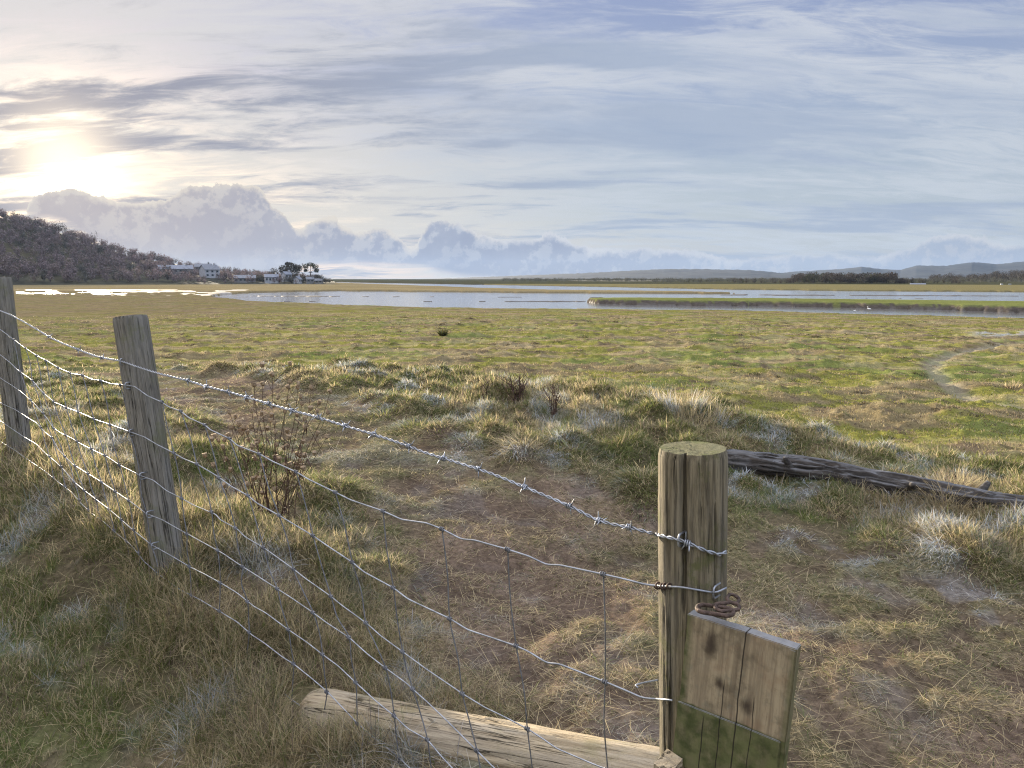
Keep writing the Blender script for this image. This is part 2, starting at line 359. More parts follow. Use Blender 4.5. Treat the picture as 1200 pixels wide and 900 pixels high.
def ground_col(x, y, h):
    z = zones(x, y); N = len(x)
    c = np.tile(GREEN*.9, (N, 1)); c = mixc(c, STRAW*.8, sm(.42, .62, z['n'])*.75)
    c = mixc(c, SOIL, z['P']*sm(.42, .62, z['nf'])*.7); c = mixc(c, BROWN, z['F']*.45)
    c = mixc(c, SOIL*(1.), z['T']*(.55+.4*sm(.35, .6, z['n'])))
    cm = np.tile(YGREEN*.85, (N, 1)); stretch = fbm(x*.5, y*.9, 71, 5)
    cm = mixc(cm, GREEN, sm(.5, .68, z['nb'])*.7); cm = mixc(cm, BROWN*1.05, sm(.49, .62, stretch)*.7); cm = mixc(cm, STRAW*.75, sm(.52, .66, fbm(x*.8, y*1.4, 73, 4))*.5)
    cm = mixc(cm, BROWN*.65, sm(.64, .75, fbm(x*2.0, y*2.6, 74, 3))*.8)
    cm = mixc(cm, BROWN*1.05, sm(28, 70, z['r'])*.22*sm(.35, .6, fbm(x*.12, y*.3, 75, 4)))
    cm = mixc(cm, BROWN*.9, sm(-8, -40, x)*.45)
    cm = cm*(1-.12*sm(36, 70, z['r']))[:, None]
    c = mixc(c, cm, z['M'])
    ck = creek(x, y); wet = np.zeros(N)
    c = mixc(c, np.array((.25, .225, .17)), ck*.6); 
    gap = (1-sm(.38, .54, tuft(x, y)))*(1-z['M']); c = mixc(c, SOIL*.62, gap*(.75-.45*z['P'])*(1-sm(9, 14, z['r'])))
    c = mixc(c, FROST*.9, np.clip(z['fr'], 0, 1)*.13)
    # far part
    fl, near, isl, strip, fb, mud, px, py = far_land(x, y); far = z['r'] > 58
    top = (h > .2)
    cf = np.tile(YGREEN*.9, (N, 1)); cf = mixc(cf, BROWN, sm(.45, .6, fbm(x*.05, y*.12, 81, 4))*.6)
    cf = np.where((strip | (py < 341) & (px < 400))[:, None], np.array((.185, .15, .08))*(.8+.5*fbm(x*.05, y*.05, 83, 3))[:, None], cf)
    cf = np.where(isl[:, None], np.array((.13, .142, .045))*(.8+.4*fbm(x*.3, y*.3, 82, 3))[:, None], cf)
    cf = np.where((fb & ~strip)[:, None], np.where((z['r'] > 420)[:, None], np.array((.05, .05, .028)), np.array((.15, .13, .06))), cf)
    cf = np.where((~top)[:, None], MUD*.6, cf)
    cf = np.where((isl & (h < .50+.1*(fbm(x*.5, y*.5, 86, 3)-.5)))[:, None], MUD*.75, cf)
    c = np.where((far & ~(near & (py > 342)))[:, None], cf, c)
    # wet flats among the western grass and the pool on the right
    wp = .75*sm(.545, .63, fbm(px*.05, py*.9, 91, 5))*sm(340.2, 341.5, py)*(1-sm(347, 349.5, py-(px < 100)*-1))*(px < 300)*(px > 20)
    pool = np.exp(-((px-1185)/48)**4-((py-402)/3.4)**4)*sm(.42, .5, fbm(px*.05, py*.4, 95, 3))
    wet = np.clip(np.maximum(wp*.9, pool), 0, 1); c = mixc(c, np.array((.30, .28, .25)), wet*.85)
    wet = np.maximum(wet, np.where(far & ~top, .45, 0))
    return c, wet
def build_ground():
    a = np.concatenate([np.linspace(-180, -52, 40, endpoint=False), np.linspace(-52, 52, 660), np.linspace(52, 180, 41)[1:-1]])*math.pi/180
    r = np.concatenate([np.exp(np.arange(math.log(.3), math.log(130), .0088)), np.exp(np.linspace(math.log(130), math.log(700), 110))[1:], np.exp(np.linspace(math.log(700), math.log(6350), 40))[1:]])
    X = (r[:, None]*np.sin(a)[None]).ravel(); Y = (r[:, None]*np.cos(a)[None]).ravel()
    H = ground_h(X, Y)
    init_frost()
    C, W = ground_col(X, Y, H)
    V = np.stack([X, Y, H], 1); V = np.concatenate([V, [[0, 0, float(H[0])]]]); C = np.concatenate([C, C[:1]]); W = np.concatenate([W, [0]])
    nc = len(a); F = grid_faces(len(r), nc)[:, ::-1]; j = np.arange(nc)
    T = np.stack([np.full(nc, len(V)-1), (j+1) % nc, j], 1)
    me = mesh_np('ground', V, [F, T], GROUND, C, True, {'wet': W})
    tag(link('ground', me), 'grassy bank and flat green saltmarsh', 'ground', kind='structure')
build_ground()
w = MB(); wa_ = np.linspace(0, 2*math.pi, 128, endpoint=False); w.add(np.concatenate([np.stack([6330*np.cos(wa_), 6330*np.sin(wa_), 0*wa_], 1), [[0, 0, 0]]]), [(i, (i+1) % 128, 128) for i in range(128)])
tag(w.obj('water', WATER), 'calm pale estuary water', 'water', kind='structure')
exec_parts = []
# ------------------------------------------------------------------ grass
class Blades:
    def __init__(s): s.b = []
    def add(s, root, az, L, lean, curve, width, col, nseg=3, fl=None):
        N = len(root)
        if N == 0: return
        az = np.asarray(az); ph = az+math.pi/2+rng.normal(0, .5, N)
        wd = np.stack([np.cos(ph), np.sin(ph), np.zeros(N)], 1); hd = np.stack([np.cos(az), np.sin(az), np.zeros(N)], 1)
        P = [root]; p = root.copy()
        for k in range(nseg):
            th = lean+curve*(k+.5)/nseg
            p = p+(L/nseg)[:, None]*(np.sin(th)[:, None]*hd+np.cos(th)[:, None]*np.array([0, 0, 1.])); P.append(p)
        V = []
        for k in range(nseg):
            ww = (width*(1-.55*k/nseg)*.5)[:, None]*wd
            V += [P[k]-ww, P[k]+ww]
        V.append(P[nseg]); m = len(V); V = np.stack(V, 1).reshape(-1, 3)
        base = np.arange(N)[:, None]*m
        Q = [base+np.array([2*k, 2*k+1, 2*k+3, 2*k+2])[None] for k in range(nseg-1)]
        T = base+np.array([2*nseg-2, 2*nseg-1, 2*nseg])[None]
        s.b.append((V, Q, T, np.repeat(col, m, 0)))
    def mesh(s, name, off=None, mat=None):
        n = 0; VV = []; QQ = []; TT = []; CC = []
        for V, Q, T, c in s.b:
            VV.append(V); CC.append(c); TT.append(T+n); QQ += [q+n for q in Q]; n += len(V)
        V = np.concatenate(VV)
        if off is not None: V = V-off
        F = [np.concatenate(TT)]+([np.concatenate(QQ)] if QQ else [])
        return mesh_np(name, V, F, mat or GRASS, np.concatenate(CC), True)
def blade_col(z, green, N):
    """green 0..1 share"""
    g = rng.random(N) < green
    cg = GREEN[None]*rng.uniform(.6, 1.35, (N, 1))*np.array([1, 1, 1])+rng.random((N, 1))*np.array([[.05, .03, .0]])
    cs = STRAW[None]*rng.uniform(.55, 1.35, (N, 1)); cb = BROWN[None]*rng.uniform(.6, 1.4, (N, 1))
    c = np.where(g[:, None], cg, np.where((rng.random(N) < .82)[:, None], cs, cb))
    f = np.clip(z['fr']*1.25*rng.uniform(.2, 1., N), 0, .85)*(rng.random(N) < .75)
    return mixc(c, FROST*.95, f)
def pw(r, k=.55): return np.maximum(.0022, r*k/768)
LOG_A = at(362, 832, 2.22); LOG_B = at(800, 918, 1.76)
def clear_mask(x, y):
    ab = LOG_B[:2]-LOG_A[:2]; t = np.clip(((x-LOG_A[0])*ab[0]+(y-LOG_A[1])*ab[1])/(ab@ab), 0, 1)
    d = np.hypot(x-LOG_A[0]-t*ab[0], y-LOG_A[1]-t*ab[1])
    return d > .085
def sample(r0, r1, n, lim=.82, p=0.):
    """n points in the wedge, radial density ~ r^p per area"""
    U = rng.random(n)
    e = p+2
    r = (r0**e+(r1**e-r0**e)*U)**(1/e) if abs(e) > 1e-6 else r0*(r1/r0)**U
    a = rng.uniform(-math.atan(lim), math.atan(lim), n)
    return r*np.sin(a), r*np.cos(a)
def build_turf():
    B = Blades()
    for (r0, r1, n, p, ns) in ((1.9, 4., 270000, -1., 3), (4., 9, 330000, -1.6, 2), (9, 22, 150000, -1.8, 2), (22, 66, 110000, -1.8, 1)):
        x, y = sample(r0, r1, n, .84, p); z = zones(x, y); s = z['s']
        keep = clear_mask(x, y)
        dens = np.ones(n)*.9
        dens = np.where(z['T'] > .2, .95-.45*z['T']*sm(.40, .62, z['n']+.2*(z['nf']-.5)), dens)
        keep &= rng.random(n) < dens
        tf = tuft(x, y); tg = sm(.36, .56, tf); keep &= (rng.random(n) < .18+.82*tg) | (r0 > 8)
        keep &= creek(x, y) < .5
        px, py = project(x, y, np.full(n, .5)); keep &= ~((np.abs(px-1185) < 45) & (np.abs(py-402) < 4))
        x, y, tg = x[keep], y[keep], tg[keep]; z = {k: v[keep] for k, v in z.items()}; N = len(x)
        h = ground_h(x, y); root = np.stack([x, y, h-.004], 1)
        T, M, Fm, P = z['T'], z['M'], z['F'], z['P']
        green = .62-.35*sm(.45, .6, z['n']); green = green*(1-T*.5); green = np.where(M > .5, .78-.75*sm(.47, .60, fbm(x*.5, y*.9, 71, 5)), green); green = green*(1-.5*Fm)-.10*P
        L = rng.uniform(.5, 1.3, N)*(.036+.02*z['n']+.045*Fm-.010*T+.02*(1-T)*(1-M)*(1-P))
        L = np.where(M > .5, L*1.15, L*(.55+.65*tg)*(1-.15*P))
        lean = np.abs(rng.normal(.45, .35, N))+.7*T; curve = rng.uniform(.2, 1.3, N)
        lean = np.where(rng.random(N) < .25, rng.uniform(1.1, 1.5, N), lean)
        az = rng.uniform(0, 2*math.pi, N)
        c = blade_col(z, green, N)
        c = np.where((M > .5)[:, None] & (c[:, :1] > .28), c*.62, c)
        yg = (M > .5) & (rng.random(N) < .55) & (c[:, 1] > c[:, 0]); c[yg] = YGREEN*rng.uniform(.7, 1.25, (yg.sum(), 1))
        B.add(root, az, L, lean, curve, pw(np.hypot(x, y), .72)*rng.uniform(.6, 1.3, N), c, ns)
    # long dead straws lying about
    x, y = sample(1.3, 9, 32000, .84, -1.2); z = zones(x, y); k = clear_mask(x, y) & ((z['M'] < .5)) & (rng.random(len(x)) < .2+.6*z['F']+.05*z['P']+.38*z['T'])
    x, y = x[k], y[k]; z = {q: v[k] for q, v in z.items()}; N = len(x); h = ground_h(x, y)
    c = STRAW[None]*rng.uniform(.5, 1.5, (N, 1)); c = mixc(c, FROST*.9, z['fr']*.6)
    B.add(np.stack([x, y, h+.008], 1), rng.uniform(0, 6.28, N), rng.uniform(.03, .15, N)*np.where(rng.random(N) < .08, 1.8, 1.), rng.uniform(1.25, 1.55, N), rng.uniform(-.1, .5, N), pw(np.hypot(x, y))*.9, c, 3)
    tag(link('grass', B.mesh('grass')), 'short winter turf, green and straw with frost', 'grass', kind='stuff')
def clump_blades(B, x, y, Rr, H, kind, dens=1., lmul=1., upright=0., nseg=3, colmul=1.):
    r = math.hypot(x, y)
    n = int(dens*4200*Rr*Rr/(.09)*min(1., (5./r)**1.1)*.36)+18
    q = Rr*np.sqrt(rng.random(n))*.95; a = rng.uniform(0, 6.28, n)
    X = x+q*np.cos(a); Y = y+q*np.sin(a); h = ground_h(X, Y); z = zones(X, Y)
    az = a+rng.normal(0, .7, n)
    L = lmul*rng.uniform(.4, 1.2, n)*(.042+.23*Rr)*(1-.3*q/Rr)
    lean = np.abs(rng.normal(.3, .3, n))+.85*q/Rr*(1-upright); curve = rng.uniform(.5, 2.1, n)*(1-.75*upright)
    c = blade_col(z, np.full(n, (1-kind)*.85), n)*colmul*1.15
    B.add(np.stack([X, Y, h-.006], 1), az, L, lean, curve, pw(np.full(n, r), .6)*rng.uniform(.7, 1.3, n), c, nseg)
def build_clumps():
    B = Blades()
    for x, y, Rr, H, k in clumps:
        if not clear_mask(np.array([x]), np.array([y]))[0]: continue
        clump_blades(B, x, y, Rr, H, k, nseg=4 if math.hypot(x, y) < 6 else 3)
    x, y = sample(9, 55, 2300, .8, -.9); z = zones(x, y); k = (z['s'] > 8) & (fbm(x*.25, y*.4, 111, 3) > .42)
    for a, b in zip(x[k], y[k]):
        q = random.uniform(.05, .16)*(1+math.hypot(a, b)/50); clump_blades(B, a, b, q, 0, 1. if random.random() < .8 else .4, dens=1.6, lmul=.9, nseg=3, colmul=random.uniform(.35, .9))
    # shaggy dead fringe along the fence line
    n = 10000; u = rng.uniform(-9, .2, n); s = 1.29+rng.normal(0, .105, n); u = u+0*s
    x = .65*s+.76*u; y = .76*s-.65*u; k = clear_mask(x, y) & (rng.random(n) < np.where(u < -1.75, 1, .25)) ; x, y, s, u = x[k], y[k], s[k], u[k]
    keep = fbm(x*3, y*3, 101, 3) > .40; x, y = x[keep], y[keep]; n = len(x)
    z = zones(x, y); h = ground_h(x, y); c = blade_col(z, np.full(n, .42), n)
    side = np.where(rng.random(n) < .7, math.atan2(-.76, -.65), math.atan2(.76, .65))+rng.normal(0, .9, n)
    B.add(np.stack([x, y, h-.01], 1), side, rng.uniform(.04, .16, n), np.abs(rng.normal(.8, .45, n)), rng.uniform(.5, 2., n), pw(np.hypot(x, y), .6)*rng.uniform(.6, 1.2, n), c, 4)
    tag(link('rough_grass', B.mesh('rough_grass')), 'tufted straw and green tussock grass on the bank', 'grass', kind='stuff')
build_turf(); build_clumps()
# ------------------------------------------------------------------ fence
P1T, P1B = at(811.5, 525, 1.475), at(810, 1190, 1.475)
P2T, P2B = at(152.5, 371, 2.90), at(206, 715, 2.80)
P3T, P3B = at(-1, 325.5, 4.36), at(28, 560, 4.28)
R1, R2, R3 = .066, .061, .060
NF = np.array([.65, .76]); NF /= np.linalg.norm(NF)
def front(T, B, z, rr):
    t = (z-B[2])/(T[2]-B[2]); c = B+(T-B)*t; return np.array([c[0]-NF[0]*rr, c[1]-NF[1]*rr])
C1, C2, C3 = front(P1T, P1B, 2.3, R1*.75), front(P2T, P2B, 2.5, R2+.004), front(P3T, P3B, 2.5, R3+.004)
def plane_n(a, b): d = b-a; return np.array([-d[1], d[0]])/np.hypot(*d)
NR, NL = plane_n(C1, C2), plane_n(C2, C3)
def fence_pt(px, py):
    if px > 764:
        d = ray(px, py); o = np.array([0, 0, HC])
        t = 1.4
        for _ in range(4):
            z = o[2]+d[2]*t; f = (z-P1B[2])/(P1T[2]-P1B[2]); c = P1B+(P1T-P1B)*f; rr = R1+.0062
            a = d[0]**2+d[1]**2; b = -2*(d[0]*c[0]+d[1]*c[1]); q = c[0]**2+c[1]**2-rr*rr; D = b*b-4*a*q
            if D > 0: t = (-b-math.sqrt(D))/(2*a)
            else: t = -b/(2*a)
        return o+d*t
    p = on_plane(px, py, C1, NR)
    u = .76*p[0]-.65*p[1]; u2 = .76*C2[0]-.65*C2[1]
    return p if u >= u2 else on_plane(px, py, C2, NL)
def linres(P, step):
    d = np.concatenate([[0], np.cumsum(np.linalg.norm(np.diff(P, axis=0), axis=1))]); t = np.arange(0, d[-1], step); Q = np.stack([np.interp(t, d, P[:, i]) for i in range(3)], 1)
    Q[1:-1] = .25*Q[:-2]+.5*Q[1:-1]+.25*Q[2:]; return Q
def wire_pts(L, step=.012, left=1.6, lin=False):
    M = []
    for a, b in zip(L[:-1], L[1:]):
        k = max(1, int((b[0]-a[0])/5)) if b[0] > 764 and b[1] < 860 else 1
        M += [(a[0]+(b[0]-a[0])*i/k, a[1]+(b[1]-a[1])*i/k) for i in range(k)]
    P = np.array([fence_pt(*p) for p in M+[L[-1]]])
    if left:
        d = P[0]-P[min(4, len(P)-1)]; d[2] *= .6; d /= np.linalg.norm(d); P = np.concatenate([[P[0]+d*left], P])
    return linres(P, .009) if lin else resample(P, step)
BARB = [(0, 364), (22, 374), (40, 384), (62, 397), (85, 407), (115, 418), (141, 423), (162, 430), (184, 437), (220, 446), (242, 453), (267, 459), (289, 465.5), (315, 473), (342, 481), (373, 489), (404, 499), (438, 509), (479, 523), (500, 531), (567, 552), (615, 571), (667, 593), (702, 610), (737, 618), (768, 626), (797, 633), (812, 639), (828, 646), (843, 650), (851, 647)]
N = [
 [(0, 386), (7, 391), (25, 405), (43, 417), (55, 423), (68, 431), (84, 438), (97, 440), (108, 445), (118, 446), (130, 450), (144, 451), (158, 453), (173, 464), (189, 471), (198, 477), (212, 482), (222, 490), (240, 498), (247, 504), (269, 514), (278, 522), (304, 532), (320, 541), (347, 553), (362, 562), (393, 577), (411, 586), (449, 599), (471, 609), (500, 613), (518, 620), (541, 632), (556, 633), (595, 644), (620, 652), (641, 662), (655, 662), (707, 673), (733, 679), (756, 685), (775, 687), (799, 688), (838, 695), (851, 689)],
 [(2, 417), (12, 425), (21, 434), (38, 446), (51, 461), (63, 471), (78, 478), (92, 483), (112, 492), (130, 498), (152, 506), (169, 512), (184, 521), (202, 530), (216, 538), (231, 544), (253, 557), (271, 570), (291, 581), (300, 589), (327, 604), (347, 616), (367, 628), (384, 640), (413, 659), (426, 670), (461, 689), (478, 702), (527, 725), (548, 738), (605, 757), (620, 764), (641, 777), (655, 778), (709, 799), (733, 809), (753, 818), (780, 820), (791, 821)],
 [(5, 446), (16, 453), (27, 461), (42, 475), (55, 490), (63, 502), (72, 508), (83, 513), (96, 521), (114, 530), (125, 535), (140, 545), (164, 557), (180, 563), (195, 575), (211, 583), (227, 592), (253, 603), (258, 609), (278, 620), (287, 629), (309, 642), (322, 651), (344, 667), (358, 678), (388, 699), (400, 709), (429, 730), (446, 745), (472, 764), (498, 783), (542, 813), (568, 829), (589, 839), (618, 854), (638, 867), (652, 877), (699, 897), (780, 925)],
 [(0, 472), (18, 480), (30, 488), (43, 496), (53, 507), (61, 513), (68, 526), (76, 535), (85, 544), (101, 554), (119, 565), (135, 576), (153, 588), (172, 602), (190, 609), (211, 621), (242, 638), (262, 649), (278, 660), (300, 674), (325, 690), (342, 701), (367, 718), (383, 730), (409, 747), (430, 766), (452, 783), (478, 802), (484, 808), (501, 823), (521, 842), (559, 880), (579, 900), (640, 950), (780, 1040)],
 [(0, 493), (6, 497), (28, 512), (43, 521), (55, 533), (66, 542), (76, 552), (87, 565), (99, 575), (112, 585), (128, 597), (142, 609), (152, 618), (177, 638), (202, 652), (222, 664), (242, 674), (260, 684), (278, 695), (298, 711), (311, 718), (338, 738), (360, 753), (378, 767), (397, 781), (417, 800), (441, 822), (462, 839), (478, 854), (501, 867), (516, 885), (527, 897), (570, 940), (780, 1115)],
 [(0, 517), (18, 528), (36, 541), (52, 552), (71, 567), (84, 577), (96, 591), (108, 602), (122, 612), (138, 626), (153, 638), (169, 658), (186, 673), (211, 691), (233, 702), (255, 715), (278, 729), (295, 744), (309, 753), (331, 770), (344, 778), (364, 794), (384, 811), (403, 831), (419, 848), (441, 867), (467, 887), (478, 898), (530, 950), (780, 1175)],
 [(0, 540), (11, 546), (25, 558), (53, 578), (69, 593), (84, 607), (100, 621), (120, 639), (144, 658), (160, 669), (171, 687), (189, 702), (215, 722), (244, 744), (273, 764), (289, 777), (304, 790), (327, 808), (342, 820), (360, 833), (378, 849), (394, 871), (412, 885), (426, 898), (520, 990), (780, 1230)],
 [(0, 556), (30, 581), (46, 596), (62, 612), (76, 625), (113, 657), (133, 675), (170, 705), (230, 752), (298, 804), (329, 829), (355, 853), (378, 871), (395, 898), (480, 985), (780, 1270)]]
STAYS = [[(190, 471), (204, 531), (213, 584), (219, 626), (222, 664), (224, 698)], [(212, 482), (231, 544), (248, 600), (255, 645), (258, 683), (257, 716)],
 [(240, 498), (257, 560), (276, 619), (284, 664), (290, 705), (292, 741), (288, 776)], [(269, 514), (291, 581), (309, 642), (325, 690), (338, 738), (344, 778), (342, 820)],
 [(304, 532), (327, 604), (344, 667), (367, 718), (378, 767), (383, 811), (378, 849), (373, 868)], [(347, 553), (367, 628), (388, 699), (409, 747), (417, 800), (419, 848), (416, 889)],
 [(393, 577), (413, 659), (429, 730), (452, 783), (462, 839), (467, 887), (468, 940)], [(449, 599), (461, 689), (472, 764), (484, 808), (501, 867), (510, 930)],
 [(518, 620), (527, 725), (542, 813), (559, 880), (570, 940)], [(595, 644), (605, 757), (618, 854), (627, 940)], [(707, 673), (709, 799), (712, 903), (713, 1000)],
 [(141, 451), (152, 506), (164, 557), (172, 602), (177, 638), (186, 673), (190, 703)], [(118, 446), (129, 498), (140, 545), (151, 587), (157, 621), (163, 648), (164, 674)],
 [(97, 440), (110, 491), (123, 534), (135, 576), (142, 609), (148, 634), (150, 662)], [(82, 437), (92, 483), (107, 526), (119, 565), (128, 597), (134, 622), (137, 652)],
 [(68, 431), (78, 478), (90, 517), (103, 555), (113, 587), (118, 608), (120, 639)], [(54, 423), (63, 471), (77, 510), (88, 546), (99, 575), (104, 598), (105, 626)],
 [(43, 417), (51, 461), (63, 502), (76, 535), (87, 565), (93, 586)], [(30, 408), (38, 446), (51, 484), (61, 513), (72, 547), (77, 571)], [(16, 398), (24, 436), (36, 469), (48, 501), (58, 535), (63, 560)]]
fence = empty('wire_fence', (float(P2B[0]), float(P2B[1]), float(ground_h(P2B[0], P2B[1]))), 'wire fence of wooden posts with galvanised netting and one barbed strand on top', 'fence')
FO = np.array(fence.location)
def post(T, B, rad, mat, cracks, seed, extra=.30, cap=.0, label=None):
    ax = T-B; ax /= np.linalg.norm(ax); Bx = B-ax*extra; Ln = float(np.linalg.norm(T-Bx))
    nz, ns = 110, 120; zz = np.linspace(0, Ln, nz); th = np.linspace(0, 2*math.pi, ns, endpoint=False)
    ZZ, TH = np.meshgrid(zz, th, indexing='ij')
    cx, sx = np.cos(TH), np.sin(TH)
    rr = rad*(1+.05*(fbm(cx*1.2+seed, sx*1.2+ZZ*1.5, seed, 3)-.5)+.035*(fbm(TH*4, ZZ*5+seed, seed+5, 3)-.5))
    rr += .0016*(fbm(np.cos(TH)*9+sx*7, ZZ*2.5, seed+9, 3)-.5)*2
    for (a0, z0, z1, wdt, dep, wob) in cracks:
        da = (TH-math.radians(a0)-wob*(fbm(ZZ*5, ZZ*0, seed+2, 2)-.5)+math.pi) % (2*math.pi)-math.pi
        fz = Ln-ZZ
        rr -= dep*np.exp(-(da/wdt)**2)*sm(z0-.02, z0+.02, fz)*(1-sm(z1-.12, z1, fz))
    edge = .004; rr -= edge*np.exp(-((Ln-ZZ)/.004)**1.)*.8
    V = np.stack([rr*cx, rr*sx, ZZ], -1).reshape(-1, 3); F = grid_faces(nz, ns)
    mb = MB(); mb.add(V, F)
    # sawn top: rings to the centre with slight saw unevenness
    top = V[-ns:]; rings = []; K = 10
    for k in range(K):
        f = 1-k/K; ring = top*np.array([f, f, 1]); ring[:, 2] += .0012*(fbm(ring[:, 0]*220, ring[:, 1]*40, seed+3, 3)-.5)*(k > 0)*2; rings.append(ring)
    rv = np.concatenate(rings+[[[0, 0, Ln]]]); j = np.arange(ns)
    mb.add(rv, grid_faces(K, ns), np.stack([(K-1)*ns+j, (K-1)*ns+(j+1) % ns, np.full(ns, K*ns)], 1))
    me = mb.mesh('wooden_post', mat); o = link('wooden_post', me, fence)
    q = Vector((0, 0, 1)).rotation_difference(Vector(ax)); o.rotation_euler = q.to_euler(); o.location = Vector(Bx-FO)
    if label: o['label'] = label
    bpy.context.view_layer.update(); return o
post1 = post(P1T, P1B, R1, POST, [(-117, -.1, .36, .06, .020, .10), (-62, .1, .6, .035, .009, .2), (-88, .03, .16, .035, .007, .5), (-75, .05, .3, .02, .004, .3), (-45, .0, .5, .03, .006, .2), (-100, .2, .8, .02, .004, .3), (-145, .1, 1.1, .04, .004, .3), (-160, .3, 1.2, .03, .003, .3)], 3, label='thick round post with split grain and mossy top beside the board')
post2 = post(P2T, P2B, R2, POST_GREY, [(-80, .1, .7, .02, .002, .3)], 14, label='grey leaning post in the middle of the fence')
post3 = post(P3T, P3B, R3, POST_GREY, [(-60, .2, .8, .02, .002, .3)], 27, label='farthest post, cut by the left edge')
def child_mesh(name, mb, mat, parent):
    """mesh given in world coordinates, linked under a (possibly rotated) parent"""
    me = mb.mesh(name, mat); o = bpy.data.objects.new(name, me); COL.objects.link(o); o.parent = parent
    bpy.context.view_layer.update(); o.matrix_parent_inverse = parent.matrix_world.inverted(); return o
def staple(pxy, pst, big=1.):
    p = fence_pt(*pxy); nf = np.array([-NF[0], -NF[1], 0]); n = 12; a = np.linspace(0, math.pi, n)
    P = np.array([p+np.array([0, 0, .012*big])-nf*.02]+[p+np.array([0, 0, .012*big*math.cos(t)])+nf*(.001+.0065*big*math.sin(t)) for t in a]+[p-np.array([0, 0, .012*big])-nf*.02])
    mb = MB(); V, F, T = tube_geo(P, .0022*big, 7); mb.add(V, F, T); child_mesh('staple', mb, WIRE, pst)
for q in ((797, 633), (838, 694)): staple(q, post1)
for q in ((143, 424), (149, 452), (154, 507), (166, 558), (174, 603), (180, 640)): staple(q, post2)
# barbed strand
Pb = wire_pts(BARB, .004); sl = np.concatenate([[0], np.cumsum(np.linalg.norm(np.diff(Pb, axis=0), axis=1))])
T = np.gradient(Pb, axis=0); T /= np.linalg.norm(T, axis=1)[:, None]; Nn = np.cross(T, [0, 0, 1.]); Nn /= np.linalg.norm(Nn, axis=1)[:, None]; Bn = np.cross(T, Nn)
mb = MB()
for k in (0, 1):
    an = sl*2*math.pi/.042+k*math.pi
    Q = Pb+.0021*(np.cos(an)[:, None]*Nn+np.sin(an)[:, None]*Bn); V, F, TT = tube_geo(Q, .0019, 6); mb.add(V, F, TT)
barbed = mb.obj('barbed_wire', WIRE, fence)
def barb_mesh():
    mb = MB(); t = np.linspace(0, 2.6*2*math.pi, 44)
    P = np.stack([(t/t[-1]-.5)*.011, .0056*np.cos(t), .0056*np.sin(t)], 1); V, F, TT = tube_geo(P, .0017, 6); mb.add(V, F, TT)
    for (x, a, l) in ((-.005, .4, .017), (.005, 2.4, .015), (-.003, 3.6, .014), (.004, 5.4, .016)):
        p0 = np.array([x, .005*math.cos(a), .005*math.sin(a)]); p1 = p0+l*np.array([.25*np.sign(x), math.cos(a+.5), math.sin(a+.5)])
        V, F, TT = tube_geo(np.linspace(p0, p1, 4), np.array([.0017, .0016, .0012, .0003]), 6); mb.add(V, F, TT)
    return mb.mesh('barb', WIRE)
BM = barb_mesh(); bx = [p[0] for p in BARB]; by = [p[1] for p in BARB]
for k, px in enumerate((58, 92, 120, 220, 242, 267, 289, 315, 342, 373, 404, 438, 479, 520, 560, 615, 667, 702, 737, 806)):
    p = fence_pt(px, np.interp(px, bx, by)); i = int(np.argmin(np.linalg.norm(Pb-p, axis=1))); tv = Vector(T[i])
    o = link('barb', BM, barbed); q = Vector((1, 0, 0)).rotation_difference(tv); o.rotation_euler = (q @ Vector((1, 0, 0)).rotation_difference(Vector((1, 0, 0)))).to_euler()
    o.rotation_euler.rotate_axis('X', k*1.7); o.location = Vector(Pb[i]-FO)
for k, L in enumerate(N):
    P = wire_pts(L, .02, lin=True); V, F, TT = tube_geo(P, .0021 if k < 2 else .0017, 7)
    mb = MB(); mb.add(V, F, TT); lw = mb.obj('line_wire', WIRE, fence)
    if k == 0:
        mb = MB(); i = np.argmin(np.linalg.norm(P-fence_pt(775, 687.5), axis=1)); c = P[i-3:i+4]; t = np.linspace(0, 6*2*math.pi, 90)
        ax = c[-1]-c[0]; ax /= np.linalg.norm(ax); n1 = np.cross(ax, [0, 0, 1.]); n1 /= np.linalg.norm(n1); n2 = np.cross(ax, n1)
        rr = (.0045+.002*np.sin(t*.37))[:, None]
        Q = c[0]+(c[-1]-c[0])*(t/t[-1])[:, None]+rr*(np.cos(t)[:, None]*n1+np.sin(t)[:, None]*n2); V, F, TT = tube_geo(Q, .0021, 6); mb.add(V, F, TT); w_ = mb.obj('rusty_wrap', RUST, lw)
        w_.location = Vector(np.zeros(3)) if False else w_.location
    if k == 1:
        P = resample(np.array([at(771, 797, 1.43), at(760, 799, 1.42), at(751, 801, 1.41), at(745, 803, 1.405), at(748, 806, 1.40)]), .004); mb = MB(); V, F, TT = tube_geo(P, .0018, 6); mb.add(V, F, TT); mb.obj('wire_tail', WIRE, lw)
for L in STAYS:
    P = np.array([fence_pt(*p) for p in L]); mb = MB()
    Pm = [P[0]]
    for a, b in zip(P[:-1], P[1:]): Pm += [a+(b-a)*.5+rng.normal(0, .003, 3), b]
    V, F, TT = tube_geo(resample(np.array(Pm),   .012), .0018, 6); mb.add(V, F, TT)
    fd = np.array([.76, -.65, -.12]); fd /= np.linalg.norm(fd); up = np.array([0, 0, 1.]); nn = np.cross(fd, up)
    for p in P:
        t = np.linspace(0, 2.5*2*math.pi, 30); Q = p+((t/t[-1]-.5)*.012)[:, None]*fd+.0042*(np.cos(t)[:, None]*up+np.sin(t)[:, None]*nn); V, F, TT = tube_geo(Q, .0018, 5); mb.add(V, F, TT)
    mb.obj('stay_wire', WIRE_OLD, fence)
